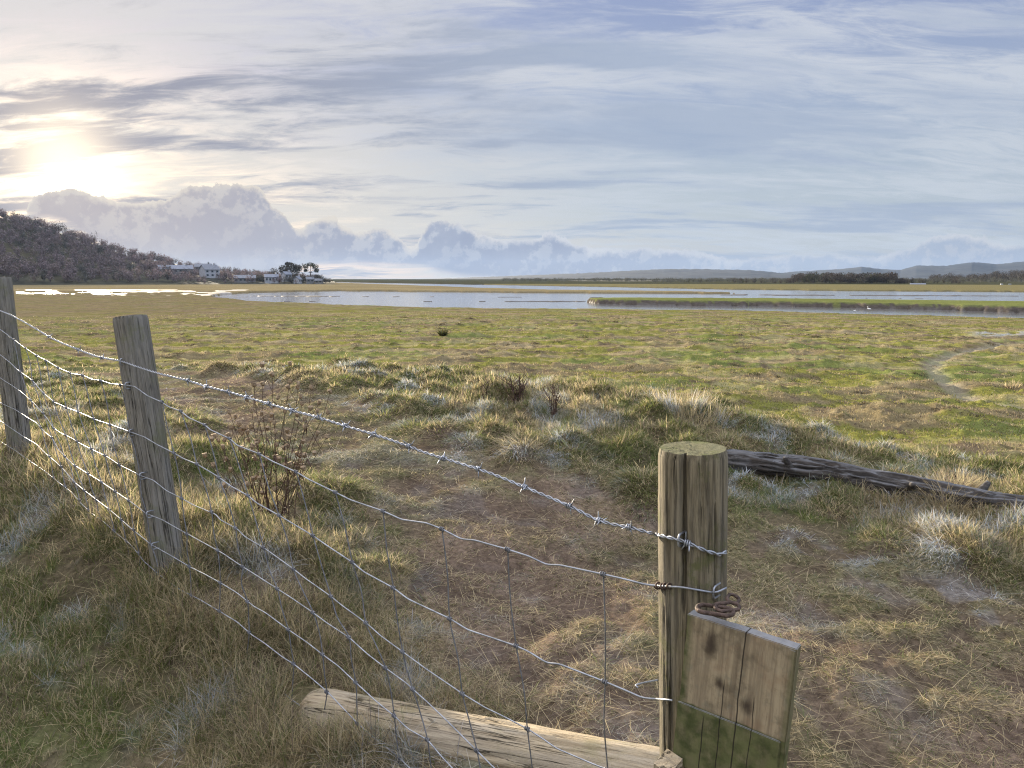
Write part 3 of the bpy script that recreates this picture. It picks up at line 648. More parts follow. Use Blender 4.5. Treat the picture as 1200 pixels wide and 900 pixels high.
# ------------------------------------------------------------------ board, chain, log
def board_mat():
    m, nt, out = new_mat('algae_stained_board'); tc = nt.node('ShaderNodeTexCoord').outputs['Object']; x, y, z = nt.sep(tc)
    mp = nt.node('ShaderNodeMapping'); mp.inputs['Scale'].default_value = (90, 90, 5); nt.put(mp.inputs[0], tc); g = nt.noise(mp.outputs[0], 1, 6, .65, .4)
    n = nt.noise(tc, 16, 6, .65); n2 = nt.noise(tc, 45, 4, .6)
    c = nt.mix(nt.ss(g, .3, .7), (.175, .135, .085), (.34, .275, .172)); c = nt.mix(nt.m('MULTIPLY', nt.ss(n, .46, .62), .6), c, (.10, .08, .05)); fg = nt.noise(mp.outputs[0], 4., 5, .7); c = nt.mix(nt.m('MULTIPLY', nt.ss(fg, .55, .7), .5), c, (.07, .05, .033)); c = nt.mix(nt.m('MULTIPLY', nt.ss(n2, .52, .7), .35), c, (.15, .15, .11))
    c = nt.mix(nt.m('MULTIPLY', nt.ss(nt.noise(tc, 11., 4, .6), .5, .7), .5), c, (.20, .115, .062))
    # knots with dark halos and run-off stains
    for (kx, kz, rr) in ((.050, -.045, .014), (.074, -.112, .008), (.128, -.135, .010)):
        dx = nt.m('MULTIPLY', nt.m('SUBTRACT', x, kx), 1/rr); dz = nt.m('MULTIPLY', nt.m('SUBTRACT', z, kz), .55/rr)
        d = nt.m('ADD', nt.m('SQRT', nt.m('ADD', nt.m('MULTIPLY', dx, dx), nt.m('MULTIPLY', dz, dz))), nt.m('MULTIPLY', nt.m('SUBTRACT', n2, .5), 1.2))
        c = nt.mix(nt.ss(d, 1.5, .1, 0, .85), c, (.04, .028, .02))
    alg = nt.m('MAXIMUM', nt.ss(nt.m('ADD', x, nt.m('MULTIPLY', nt.m('SUBTRACT', n, .5), .05)), .02, -.002), nt.ss(nt.m('ADD', x, nt.m('MULTIPLY', nt.m('SUBTRACT', n, .5), .03)), .188, .20, 0., .55))
    alg = nt.m('MAXIMUM', alg, nt.ss(nt.m('ADD', z, nt.m('MULTIPLY', nt.m('SUBTRACT', n, .5), .012)), -.172, -.177))
    alg = nt.m('MULTIPLY', alg, nt.ss(n2, .2, .6, .55, 1.)); c = nt.mix(alg, c, nt.mix(nt.ss(n, .35, .65), (.05, .058, .02), (.12, .125, .05)))
    nz = nt.sep(nt.node('ShaderNodeTexCoord').outputs['Normal'])[2]; c = nt.mix(nt.ss(nz, .6, .9, 0, .85), c, nt.mix(n2, (.13, .13, .13), (.30, .31, .32)))
    wv = nt.m('MULTIPLY', nt.m('SUBTRACT', nt.noise(tc, 7, 3, .5), .5), .012); cr = None
    for (cx, z0, z1, wd) in ((.112, .02, -.4, .0011), (.083, -.10, -.4, .0008), (.052, -.18, -.4, .0009), (.14, -.11, -.4, .0007)):
        l = nt.m('ABSOLUTE', nt.m('SUBTRACT', nt.m('ADD', x, wv), cx)); l = nt.m('MULTIPLY', nt.ss(l, wd*1.5, wd*.5), nt.m('MULTIPLY', nt.ss(z, z0, z0-.02), nt.ss(z, z1-.02, z1)))
        cr = l if cr is None else nt.m('MAXIMUM', cr, l)
    c = nt.mix(nt.m('MULTIPLY', cr, .9), c, (.02, .016, .012)); h = nt.m('SUBTRACT', g, nt.m('MULTIPLY', cr, 2.))
    principled(nt, out, c, .85, 0, nt.bump(h, .5, .004), .2); return m
BOARD = board_mat()
TL = at(806, 719, 1.375); TR = at(934, 761, 1.255)
ax = TR-TL; Wd = float(np.linalg.norm(ax)); ax = ax/Wd
best = None
for Y in np.linspace(1.15, 1.6, 400):
    b = at(789, 893, Y)-TL; e = abs(b@ax)
    if best is None or e < best[0]: best = (e, b)
upv = -best[1]/np.linalg.norm(best[1]); upv = upv-ax*(upv@ax); upv /= np.linalg.norm(upv); yv = np.cross(upv, ax)
board = empty('wooden_board', tuple(TL), 'short wooden board with green algae below, hung askew in front of the thick post', 'board')
board.rotation_euler = Matrix((ax, yv, upv)).transposed().to_euler(); bpy.context.view_layer.update()
def rounded_box(lo, hi, bev, name, mat, parent, jit=.0012, seg=(14, 2, 20)):
    import bmesh
    bm = bmesh.new(); bmesh.ops.create_cube(bm, size=1.)
    for v in bm.verts: v.co = Vector([lo[i]+(v.co[i]+.5)*(hi[i]-lo[i]) for i in range(3)])
    bmesh.ops.bevel(bm, geom=bm.edges[:], offset=bev, segments=2, affect='EDGES')
    for i in (0, 2):
        for k in range(1, seg[i]):
            no = Vector((0, 0, 0)); no[i] = 1; p = Vector((0, 0, 0)); p[i] = lo[i]+(hi[i]-lo[i])*k/seg[i]
            bmesh.ops.bisect_plane(bm, geom=bm.verts[:]+bm.edges[:]+bm.faces[:], plane_co=p, plane_no=no, dist=1e-6)
    for v in bm.verts:
        c = np.array(v.co)*40; n = float(fbm(np.array([c[0]+c[1]]), np.array([c[2]-c[1]]), 5, 3)[0])-.5; v.co += Vector((n, n*.8, n))*jit*2
    me = bpy.data.meshes.new(name); bm.to_mesh(me); bm.free(); me.polygons.foreach_set('use_smooth', np.zeros(len(me.polygons), bool)); me.materials.append(mat)
    md = None; o = link(name, me, parent); return o
rounded_box((0, 0, -.30), (Wd, .026, 0), .0014, 'upper_panel', BOARD, board)
lp = rounded_box((-.001, -.0045, -.302), (Wd-.008, .0, -.176), .0012, 'lower_panel', BOARD, board, .0008); lp['label'] = 'green algae covered lower strip'
rounded_box((Wd-.0125, -.0022, -.1745), (Wd-.001, .0, -.003), .001, 'edge_strip', BOARD, board, .0006)
chain = empty('rusty_chain', tuple(at(835, 708, 1.36)), 'short rusty chain lying over the top corner of the board', 'chain')
def link_geo(cpx, cpy, Y, Ln, Wn, yaw, roll, rad):
    c = at(cpx, cpy, Y); t = np.linspace(0, 2*math.pi, 48); s_ = np.sign(np.cos(t))
    P = np.stack([np.cos(t)*Wn/2+s_*(Ln-Wn)/2, np.sin(t)*Wn/2, 0*t], 1)
    M = np.array((Matrix.Rotation(yaw, 3, 'Z') @ Matrix.Rotation(roll, 3, 'X'))); P = P@M.T+c
    mb = MB(); V, F, TT = tube_geo(P, rad, 8, False); mb.add(V, F); return mb
for a in ((838, 715, 1.33, .064, .028, R(-20), R(6), .0042), (852, 711, 1.335, .046, .024, R(12), R(10), .0036), (859, 702, 1.372, .034, .020, R(60), R(20), .0034)):
    link_geo(*a).obj('chain_link', RUST, chain)
log_ax = LOG_B-LOG_A; LL = float(np.linalg.norm(log_ax)); log_ax /= LL
def log_mesh(name, rad, Ln, seed, mat, taper, rough, nz=160, ns=72, bend=.0, cracks=()):
    zz = np.linspace(0, Ln, nz); th = np.linspace(0, 2*math.pi, ns, endpoint=False); ZZ, TH = np.meshgrid(zz, th, indexing='ij'); cx, sx = np.cos(TH), np.sin(TH)
    rr = rad*(1-taper*ZZ/Ln)*(1+rough*(fbm(cx*1.3+5, sx*1.3+ZZ*2.2, seed, 4)-.5)+.5*rough*(fbm(TH*5, ZZ*7, seed+4, 3)-.5))
    for (a0, z0, z1, wd, dep) in cracks:
        da = (TH-a0-.5*(fbm(ZZ*6, ZZ*0, seed+int(z0*100), 3)-.5)+math.pi) % (2*math.pi)-math.pi; rr -= dep*np.exp(-(da/wd)**2)*sm(z0, z0+.05, ZZ)*(1-sm(z1-.05, z1, ZZ))
    e = np.minimum(ZZ, Ln-ZZ); rr *= 1-.28*np.exp(-e/.02)
    V = np.stack([ZZ, rr*cx+bend*np.sin(ZZ*2.1+seed), rr*sx+bend*.4*np.sin(ZZ*3.3)], -1).reshape(-1, 3); mb = MB(); j = np.arange(ns)
    V2 = np.concatenate([V, [[0, bend*math.sin(seed), 0], [Ln, bend*math.sin(Ln*2.1+seed), 0]]])
    mb.add(V2, grid_faces(nz, ns)[:, ::-1], np.stack([np.full(ns, nz*ns), j, (j+1) % ns], 1), np.stack([np.full(ns, nz*ns+1), (nz-1)*ns+(j+1) % ns, (nz-1)*ns+j], 1))
    return mb.mesh(name, mat)
cr = [(random.uniform(0, 6.28), z := random.uniform(0, LL*.85), z+random.uniform(.08, .35), random.uniform(.03, .07), random.uniform(.005, .014)) for _ in range(46)]
lg = link('fallen_log', log_mesh('fallen_log', .080, LL, 33, LOGM, .04, .14, cracks=cr)); lg.location = Vector(LOG_A)+Vector((0, 0, -.006))
lg.rotation_euler = Vector((1, 0, 0)).rotation_difference(Vector(log_ax)).to_euler(); tag(lg, 'pale barkless round log lying under the netting at the bottom', 'log')
mbk = MB(); b0 = at(783, 892, 1.36); V, F = box_geo((-.018, -.02, -.16), (.018, .02, .0)); V[4:, 2] += V[4:, 0]*.5; mbk.add(V@np.array(Matrix.Rotation(R(35), 3, 'Z')).T+b0, F)
tag(mbk.obj('wooden_peg', LOGM, None, False), 'pale peg end standing at the foot of the thick post', 'peg')
# driftwood trunk behind the tussocks
dp = [at_ground(a, b) for a, b in ((846, 536), (900, 546), (960, 556), (1010, 568), (1046, 575), (1084, 578), (1140, 588), (1200, 594), (1290, 616))]
dp = np.array(dp); D0, D1 = dp[0].copy(), dp[-1].copy(); D0[2] = dp[1][2]+.02; D1[2] = D0[2]+(dp[-2][2]+.015-D0[2])*1.12
dax = D1-D0; DL = float(np.linalg.norm(dax)); crd = [(random.uniform(0, 6.28), z := random.uniform(0, DL*.9), z+random.uniform(.15, .9), random.uniform(.05, .14), random.uniform(.008, .022)) for _ in range(60)]
drift = link('driftwood_trunk', log_mesh('driftwood_trunk', .078, DL, 51, DRIFT, .25, .55, nz=300, ns=64, bend=.035, cracks=crd)); drift.location = Vector(D0); drift.rotation_euler = Vector((1, 0, 0)).rotation_difference(Vector(dax/DL)).to_euler()
tag(drift, 'long dark frosted driftwood trunk lying behind the tussocks on the right', 'driftwood'); bpy.context.view_layer.update()
for q, (f, dv, L) in enumerate(((.22, (-.3, -.5, .8), .10), (.55, (.2, -.9, .35), .13), (.72, (.5, .1, .9), .09))):
    P = np.array([[DL*f, 0, 0], [DL*f+dv[0]*L*.6, dv[1]*L*.6, dv[2]*L*.6], [DL*f+dv[0]*L*1.1, dv[1]*L*1.2, dv[2]*L*1.1]]); V, F, T = tube_geo(resample(P, .02), np.linspace(.03, .012, len(resample(P, .02))), 9); mb = MB(); mb.add(V, F, T); link('branch_stub', mb.mesh('branch_stub', DRIFT), drift)
# ------------------------------------------------------------------ plants that stand out
STEM = simple_mat('dead_stem', (.085, .052, .036), .85, 0, 60, .4); HEAD = simple_mat('dry_seed_head', (.27, .20, .125), .9, 0, 150, .5)
def stems_plant(name, label, cat, base_px, Y, tops, heads, group=None, rad=.0022, br=True, headr=.0105, sway=.02):
    b0 = at(*base_px, Y); root = empty(name, tuple(b0), label, cat, group)
    for k, (bpx, tp) in enumerate(tops):
        yy = Y+random.uniform(-.08, .08); p0 = at(*bpx, Y+random.uniform(-.03, .03)); p0[2] -= .03; p1 = at(*tp, yy)
        mid = [(p0*(1-f)+p1*f)+rng.normal(0, sway*np.linalg.norm(p1-p0)*.5, 3)*np.array([1, 1, .3]) for f in (.3, .6, .82)]
        P = resample(np.array([p0, *mid, p1]), .02); mb = MB(); V, F, T = tube_geo(P, np.linspace(rad*1.4, rad*.6, len(P)), 6); mb.add(V, F, T)
        ends = [P[-1]]
        if br:
            for q in range(random.randint(1, 4)):
                i = int(len(P)*random.uniform(.35, .92)); L = random.uniform(.04, .16); dv = np.array([random.uniform(-1, 1), random.uniform(-.6, .6), random.uniform(.5, 1.3)]); dv /= np.linalg.norm(dv)
                Q = resample(np.array([P[i], P[i]+dv*L*.5+np.array([0, 0, -.006]), P[i]+dv*L]), .015); V, F, T = tube_geo(Q, np.linspace(rad*.8, rad*.45, len(Q)), 5); mb.add(V, F, T); ends.append(Q[-1])
            for q in range(3):   # curled dead leaves
                i = int(len(P)*random.uniform(.15, .9)); a_ = random.uniform(0, 6.28); dv = np.array([math.cos(a_), math.sin(a_), random.uniform(-.6, .5)])
                t = np.linspace(0, 1, 5)[:, None]; C = P[i]+dv*t*.04+np.array([0, 0, -.03])*t*t; wv = np.cross(dv, [0, 0, 1.])*.006; Vv = np.concatenate([C-wv*(1-t*.9), C+wv*(1-t*.9)])
                mb.add(Vv, [(i_, i_+1, i_+6, i_+5) for i_ in range(4)])
        st = mb.obj('stem', STEM, root)
        for e in (ends if heads else []):
            hb = MB(); a = np.linspace(0, 2*math.pi, 9, endpoint=False); rs = np.array([.25, .8, 1., .85, 1.15, .7])*headr*random.uniform(.75, 1.15); zs = np.array([-.9, -.5, 0, .5, .95, .8])*headr*1.15
            V = np.stack([np.stack([r_*np.cos(a)*(1+.18*np.cos(a*4)*(i_ == 4)), r_*np.sin(a), np.full(9, z_)], 1) for i_, (r_, z_) in enumerate(zip(rs, zs))]).reshape(-1, 3)
            tilt = np.array(Matrix.Rotation(random.uniform(-.5, .5), 3, 'X') @ Matrix.Rotation(random.uniform(-.5, .5), 3, 'Y'))
            V = np.concatenate([V, [[0, 0, zs[-1]]]]); j = np.arange(9); hb.add(V@tilt.T+e, grid_faces(6, 9), np.stack([45+j, 45+(j+1) % 9, np.full(9, 54)], 1)); hb.obj('seed_head', HEAD, st)
    return root
TH = [(298, 451), (308, 450), (319, 439), (340, 447), (349, 454), (365, 454), (387, 459), (354, 473), (374, 472), (269, 483), (295, 481), (304, 492), (317, 493), (271, 501), (282, 506), (290, 507), (323, 506), (268, 510), (372, 508), (383, 512), (248, 515), (256, 516), (261, 524), (355, 518), (250, 545), (240, 534)]
tops = [((316+random.uniform(-14, 14), 622+random.uniform(-8, 8)), t) for t in TH]+[((337, 610), (334, 482)), ((345, 600), (352, 540)), ((338, 612), (337, 523))]
stems_plant('dead_knapweed', 'tall dead brown weed with round seed heads behind the netting', 'dead weed', (316, 622), 3.45, tops, True, rad=.0017)
G_W = 'dead weed stalks along the bank edge'
def stalk_set(label, px, py, top, spread, n, seed):
    random.seed(seed); p = at_ground(px, py); Y = float(p[1])
    tp = [((px+random.uniform(-.35, .35)*spread, py+random.uniform(-2, 3)), (px+random.uniform(-1, 1)*spread, top+random.uniform(0, .45)*(py-top))) for _ in range(n)]
    return stems_plant('dead_dock', label, 'dead weed', (px, py), Y, tp, False, G_W, rad=.0034, sway=.03)
stalk_set('wide reddish cluster of dead stalks, left of the taller thin pair of stalks', 604, 472, 436, 17, 16, 3)
stalk_set('narrow upright pair of dead stalks with dark foot, nearest to the thick post', 649, 488, 447, 9, 8, 4)
stalk_set('thin lone dead stalk, leftmost of those on the bank edge', 568, 470, 447, 5, 3, 5)
random.seed(9)
def tussock(px, py, Rr, H, kind, label, cat='grass tussock', name='grass_tussock', group=None, **kw):
    p = at_ground(px, py); B = Blades(); clump_blades(B, p[0], p[1], Rr, H, kind, **kw); me = B.mesh(name, p); o = link(name, me, None, Vector(p)); return tag(o, label, cat, group)
G_T = 'grass tussocks that stand out'
tussock(262, 640, .22, .12, .75, 'big shaggy dark tussock right behind the middle post', dens=1.6, lmul=1.45, group=G_T, colmul=.62)
tussock(345, 632, .20, .12, .65, 'shaggy drooping tussock at the foot of the tall dead weed', dens=1.6, lmul=1.5, group=G_T, colmul=.62)
tussock(1110, 584, .20, .12, 1., 'tall golden straw tuft growing over the driftwood trunk', dens=3., lmul=2.3, upright=.4, group=G_T)
tussock(752, 562, .17, .1, .3, 'green tussock touching the left side of the thick post', dens=1.5, lmul=1.2, group=G_T)
tussock(238, 715, .17, .08, .95, 'tangle of straw at the foot of the middle post', dens=2.2, lmul=1.5, group=G_T)
tussock(492, 500, .26, .14, .15, 'round bright green tussock left of the frosty hollow', dens=1.3, lmul=1.0, group=G_T)
tussock(448, 486, .24, .12, .25, 'low green tussock under the barbed wire, left of the brighter round one', dens=1.3, lmul=1.0, group=G_T)
tussock(975, 597, .14, .08, 1., 'small straw tuft in front of the driftwood trunk', dens=1.4, lmul=1.3, group=G_T, upright=.3)
tussock(1152, 606, .2, .1, .8, 'shaggy straw tuft in front of the driftwood, right of the tall golden tuft', dens=2.2, lmul=1.5, group=G_T)
tussock(1045, 588, .16, .1, .9, 'drooping straw tuft against the driftwood, left of the tall golden tuft', dens=2.2, lmul=1.5, group=G_T)
tussock(1188, 455, .2, .1, 1., 'pale reed tuft by the creek at the right edge', 'reed tuft', 'reed_tuft', dens=1., lmul=2.2, upright=.9)
tussock(519, 394, .18, .1, .1, 'dark upright rush clump alone on the flat marsh', 'rush clump', 'rush_clump', dens=3., lmul=6., upright=.8, colmul=.35)
tussock(808, 486, .3, .1, 1., 'sparse pale grass stalks behind the thick post', 'reed tuft', 'reed_tuft', dens=.5, lmul=2.0, upright=.9)
tussock(310, 426, .32, .2, 1., 'low dark brown grass hummock, leftmost tuft standing out on the bank edge', 'hummock', 'grass_hummock', dens=1.6, lmul=.9, colmul=.45)
# ------------------------------------------------------------------ far land
def z_at(py, r): return HC+(HOR-py)/FPX*r
def xy_at(px, r):
    a = math.atan2(ray(px, HOR)[0], ray(px, HOR)[1]); return np.array([r*math.sin(a), r*math.cos(a)])
def hill_mat(name, a, b, sc):
    m, nt, out = new_mat(name); P = nt.node('ShaderNodeNewGeometry').outputs['Position']; n = nt.noise(P, sc, 8, .65); n2 = nt.noise(P, sc*7, 5, .7)
    c = nt.mix(nt.ss(n, .4, .6), a, b); f = nt.ss(n2, .3, .7, .55, 1.4); principled(nt, out, nt.mix(1., c, nt.comb(f, f, f), 'MULTIPLY'), .95, 0, None, .1); return m
HILLW = hill_mat('far_wooded_hill', (.018, .022, .027), (.036, .037, .037), .004)  # dark wood tones with the blue of distant haze mixed into the colour
HILLN = hill_mat('near_hillside', (.032, .032, .022), (.07, .062, .034), .012)
def ridge(name, prof, r, depth, mat, seed, amp=.6, n=700, label='distant low wooded hills'):
    px = np.linspace(prof[0][0], prof[-1][0], n); top = I(px, prof)
    a = np.array([math.atan2(ray(q, HOR)[0], ray(q, HOR)[1]) for q in px]); rows = []
    fr = np.array([-1, -.75, -.5, -.3, -.15, 0, .2, .5, 1.2]); hh = np.array([0, .22, .5, .74, .91, 1, .93, .7, 0])
    for f, h in zip(fr, hh):
        rr = r+f*depth; z = np.maximum(z_at(top, r), 0)*h
        z = z+(fbm(px*.22+f*9, px*0+f*31, seed, 5)-.5)*r/FPX*2*amp*(1. if h == 1 else .35)*min(1, h*2.)-(1.5 if h == 0 else 0)
        rows.append(np.stack([rr*np.sin(a), rr*np.cos(a), z], 1))
    V = np.concatenate(rows); mb = MB(); mb.add(V, grid_faces(len(fr), n, False)[:, ::-1]); return tag(mb.obj(name, mat), label, 'hill', kind='structure')
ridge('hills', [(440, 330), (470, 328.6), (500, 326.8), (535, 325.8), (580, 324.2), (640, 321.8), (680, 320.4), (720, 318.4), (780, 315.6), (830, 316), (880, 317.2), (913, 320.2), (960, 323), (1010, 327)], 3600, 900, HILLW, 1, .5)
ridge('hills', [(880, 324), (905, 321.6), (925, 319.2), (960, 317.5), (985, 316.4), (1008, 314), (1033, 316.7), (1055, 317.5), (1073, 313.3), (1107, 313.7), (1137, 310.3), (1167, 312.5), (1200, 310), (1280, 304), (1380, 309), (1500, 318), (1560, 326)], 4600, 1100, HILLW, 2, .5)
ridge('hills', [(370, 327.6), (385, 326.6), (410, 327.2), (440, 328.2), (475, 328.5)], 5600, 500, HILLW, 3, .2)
ridge('hills', [(560, 333), (630, 330.5), (680, 328.4), (730, 327.6), (780, 328.6), (830, 330), (870, 329.4), (920, 330.2), (960, 332)], 900, 260, HILLN, 4, .6)
ridge('hills', [(1040, 333), (1070, 331), (1100, 329), (1138, 326.7), (1160, 324.4), (1180, 323), (1205, 321.5), (1300, 315), (1400, 317), (1500, 327)], 1050, 320, HILLN, 5, .9)
# left hill with its wood
HP = [(-420, 236), (-200, 244), (-60, 256), (0, 267), (30, 272), (75, 281), (110, 291), (150, 303), (200, 310), (240, 317), (260, 319), (300, 323), (330, 325.5), (352, 326), (380, 330), (392, 332.5)]
def hill_top(px): return z_at(I(px, HP), 620)
def hill_h(px, r):
    t = np.clip((r-425)/(620-425), 0, 1); top = np.maximum(hill_top(px), .4)
    return .3+(top-.3)*(t**1.15)
pxs = np.linspace(-420, 392, 260); aa = np.array([math.atan2(ray(q, HOR)[0], ray(q, HOR)[1]) for q in pxs]); rows = []
for rr in list(np.linspace(418, 620, 22))+[680, 800, 1000]:
    z = hill_h(pxs, np.full_like(pxs, min(rr, 620)))*(1 if rr <= 620 else max(0, 1-(rr-620)/420))+(fbm(pxs*.05, np.full_like(pxs, rr*.03), 9, 4)-.5)*2.2*(rr > 430)-(1. if rr < 420 else 0)
    rows.append(np.stack([rr*np.sin(aa), rr*np.cos(aa), z], 1))
mb = MB(); mb.add(np.concatenate(rows), grid_faces(len(rows), len(pxs), False)[:, ::-1]); tag(mb.obj('hill', HILLN), 'wooded hill sloping down to a point on the left', 'hill', kind='structure')
TRUNK = simple_mat('bark', (.09, .07, .055), .9, 0, 3, .3)
def crown_geo(c, rx, rz, n, col, size, flat=.0, shell=.55):
    """n small leaf / twig-clump faces through an uneven crown"""
    d = rng.normal(0, 1, (n, 3)); d /= np.linalg.norm(d, axis=1)[:, None]; rad = shell+(1-shell)*rng.random(n)**.6
    lump = .72+.55*vnoise(d[:, 0]*2.2+c[0], d[:, 1]*2.2+d[:, 2]*2.2+c[1], 5)
    p = c+d*(rad*lump)[:, None]*np.array([rx, rx, rz]); a = rng.normal(0, 1, (n, 3)); a /= np.linalg.norm(a, axis=1)[:, None]; b = np.cross(a, d); b /= np.linalg.norm(b, axis=1)[:, None]+1e-9
    s = size*rng.uniform(.5, 1.3, n)[:, None]
    V = np.stack([p-a*s, p+b*s*.8, p+a*s], 1).reshape(-1, 3); T = np.arange(3*n).reshape(n, 3)
    cc = np.repeat(np.asarray(col)[None]*rng.uniform(.78, 1.25, (n, 1)), 3, 0); return V, T, cc
def upright_twigs(c, rx, h, n, col, w):
    a = rng.uniform(0, 6.28, n); q = rx*np.sqrt(rng.random(n)); p0 = c+np.stack([q*np.cos(a)*.3, q*np.sin(a)*.3, h*rng.uniform(.1, .5, n)], 1); p1 = c+np.stack([q*np.cos(a)*1.1, q*np.sin(a)*1.1, h*(.65+.35*rng.random(n))*(1-.35*(q/rx)**2)], 1)
    sd = np.stack([-np.sin(a), np.cos(a), 0*a], 1)*w; V = np.stack([p0-sd, p0+sd, p1], 1).reshape(-1, 3); return V, np.arange(3*n).reshape(n, 3), np.repeat(np.asarray(col)[None]*rng.uniform(.7, 1.4, (n, 1)), 3, 0)
def wood(name, label, spots, mat=TWIG):
    mb = MB()
    for (p, h, rx, col, kind) in spots:
        c = np.array(p); k = 90
        V, T, cc = crown_geo(c+np.array([0, 0, h*.60]), rx, h*.42, k, col, h*.085); mb.add(V, T)
        mb.C[-1] = cc
        V, T, cc = upright_twigs(c, rx, h*1.05, 40, np.asarray(col)*.85, h*.012); mb.add(V, T); mb.C[-1] = cc
    return tag(mb.obj(name, mat, None, False, True), label, 'woodland', kind='stuff')
spots = []
for _ in range(2300):
    px = random.uniform(-400, 372); t = random.random()**.8; rr = 432+t*205
    if px > 170 and rr < 505 and random.random() < .45: continue
    p = xy_at(px, rr); z = float(hill_h(np.array([px]), np.array([min(rr, 620.)]))[0])
    hh = random.uniform(3.5, 7.2)*(1. if px < 200 else .72); kind = random.random()
    col = (.165, .128, .130) if kind < .55 else ((.18, .14, .13) if kind < .85 else (.095, .09, .08))  # bare-twig browns lightened towards mauve, standing in for haze and glare
    spots.append(((p[0], p[1], z-.3), hh, hh*random.uniform(.32, .5), col, 0))
for _ in range(170):
    px = random.uniform(300, 387); p = xy_at(px, random.uniform(455, 500)); hh = random.uniform(2.6, 5.2)*(1 if px < 378 else .6); spots.append(((p[0], p[1], .8), hh, hh*.5, (.06, .055, .045), 0))
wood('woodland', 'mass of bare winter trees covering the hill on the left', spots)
spots = []
for _ in range(420):
    px = random.uniform(922, 1064) if random.random() < .75 else random.uniform(860, 1130); rr = random.uniform(440, 560); p = xy_at(px, rr)
    hh = random.uniform(4., 6.6)*(1 if 930 < px < 1048 else .55); spots.append(((p[0], p[1], .3), hh, hh*random.uniform(.3, .45), (.055, .045, .036) if random.random() < .8 else (.04, .045, .025), 0))
wood('woodland', 'dark flat strip of bare wood beyond the water on the right', spots)
spots = []
for _ in range(380):
    px = random.uniform(1090, 1420); rr = random.uniform(700, 1040); t = (rr-740)/310; top = float(z_at(I(np.array([px]), [(1040, 333), (1070, 331), (1100, 329), (1138, 326.7), (1160, 324.4), (1180, 323), (1205, 321.5), (1300, 315), (1400, 317)]), 1050)[0])
    p = xy_at(px, rr); hh = random.uniform(4, 8); spots.append(((p[0], p[1], max(.5, top*max(t, 0)-1.)), hh, hh*.5, (.055, .046, .034), 0))
wood('woodland', 'scattered hedgerow trees on the far right hillside', spots)
spots = []
for _ in range(900):
    px = random.uniform(590, 930) if random.random() < .6 else random.uniform(930, 1420); rr = random.uniform(400 if px > 760 else 560, 900); p = xy_at(px, rr); hh = random.uniform(1.5, 3.2); spots.append(((p[0], p[1], max(.3, 1.2+.5*(rr-640)/260)), hh, hh*.8, (.085, .085, .065), 0))
wood('woodland', 'low dark belt of scrub along the far shore', spots)
# trees that stand out on the point and the skyline
def far_tree(name, label, cat, px, py_base, r, h_px, w_px, col, clumps_, trunk_h=.3, n=160, group='trees standing out on the point', size=.05):
    h = h_px*r/FPX; wd = w_px*r/FPX; p = xy_at(px, r); z = float(z_at(py_base, r)); root = empty(name, (float(p[0]), float(p[1]), z), label, cat, group)
    o = np.array([p[0], p[1], z]); side = np.array([p[1], -p[0], 0])/r; mb = MB()
    V, F, T = tube_geo(np.array([o+np.array([0, 0, -.8]), o+np.array([0, 0, h*.3]), o+side*wd*.03+np.array([0, 0, h*.6]), o+np.array([0, 0, h*.9])]), np.array([.030, .024, .016, .006])*h, 7); mb.add(V, F, T); cb = MB()
    for (dx, dz, rx, rz) in clumps_:
        c = o+side*dx*wd+np.array([0, 0, dz*h]); P = np.array([o+np.array([0, 0, h*trunk_h]), (o+c)/2+np.array([0, 0, h*.2]), c]); V, F, T = tube_geo(P, np.array([.014, .009, .004])*h, 5); mb.add(V, F, T)
        V, T, cc = crown_geo(c, rx*wd, rz*h, n, col, size*h); cb.add(V, T); cb.C[-1] = cc
    mb.obj('trunk', TRUNK, root); cb.obj('crown', TWIG, root, False, True); return root
far_tree('broadleaf_tree', 'broad rounded dark tree, largest crown on the point', 'tree', 341, 328.5, 470, 20, 26, (.05, .045, .034), [(-.28, .6, .25, .22), (0, .78, .28, .24), (.26, .68, .24, .2), (.05, .45, .4, .22), (-.1, .92, .12, .08)], n=460, size=.055)
far_tree('pine_tree', 'tall umbrella pine with bare trunk and open crown, rightmost on the point', 'tree', 364, 328.5, 465, 20, 17, (.034, .042, .024), [(-.28, .78, .26, .16), (.05, .88, .3, .12), (.3, .74, .24, .15), (.38, .55, .16, .12), (-.3, .55, .12, .08)], .4)
far_tree('broadleaf_tree', 'small round dark tree beside the broad rounded one, to its left', 'tree', 321, 328, 480, 14, 13, (.055, .048, .036), [(0, .7, .42, .28), (-.15, .5, .35, .22), (.2, .6, .3, .2)])
far_tree('bushy_tree', 'low dark bush at the very tip of the point by the water', 'tree', 381, 332, 440, 9, 18, (.04, .044, .028), [(-.25, .6, .3, .4), (.1, .42, .32, .35), (.38, .25, .2, .25)], .1)
far_tree('broadleaf_tree', 'round bushy crown standing above the wooded skyline on the left', 'tree', 73, 284, 612, 14, 15, (.04, .04, .028), [(0, .7, .4, .3), (.25, .5, .3, .25), (-.25, .5, .3, .25)], group='trees above the skyline')
far_tree('bare_tree', 'thin bare pair of trunks poking above the wooded skyline', 'tree', 114, 296, 610, 17, 10, (.06, .05, .045), [(-.2, .8, .12, .2), (.2, .85, .12, .18)], .3, 26, 'trees above the skyline', .03)
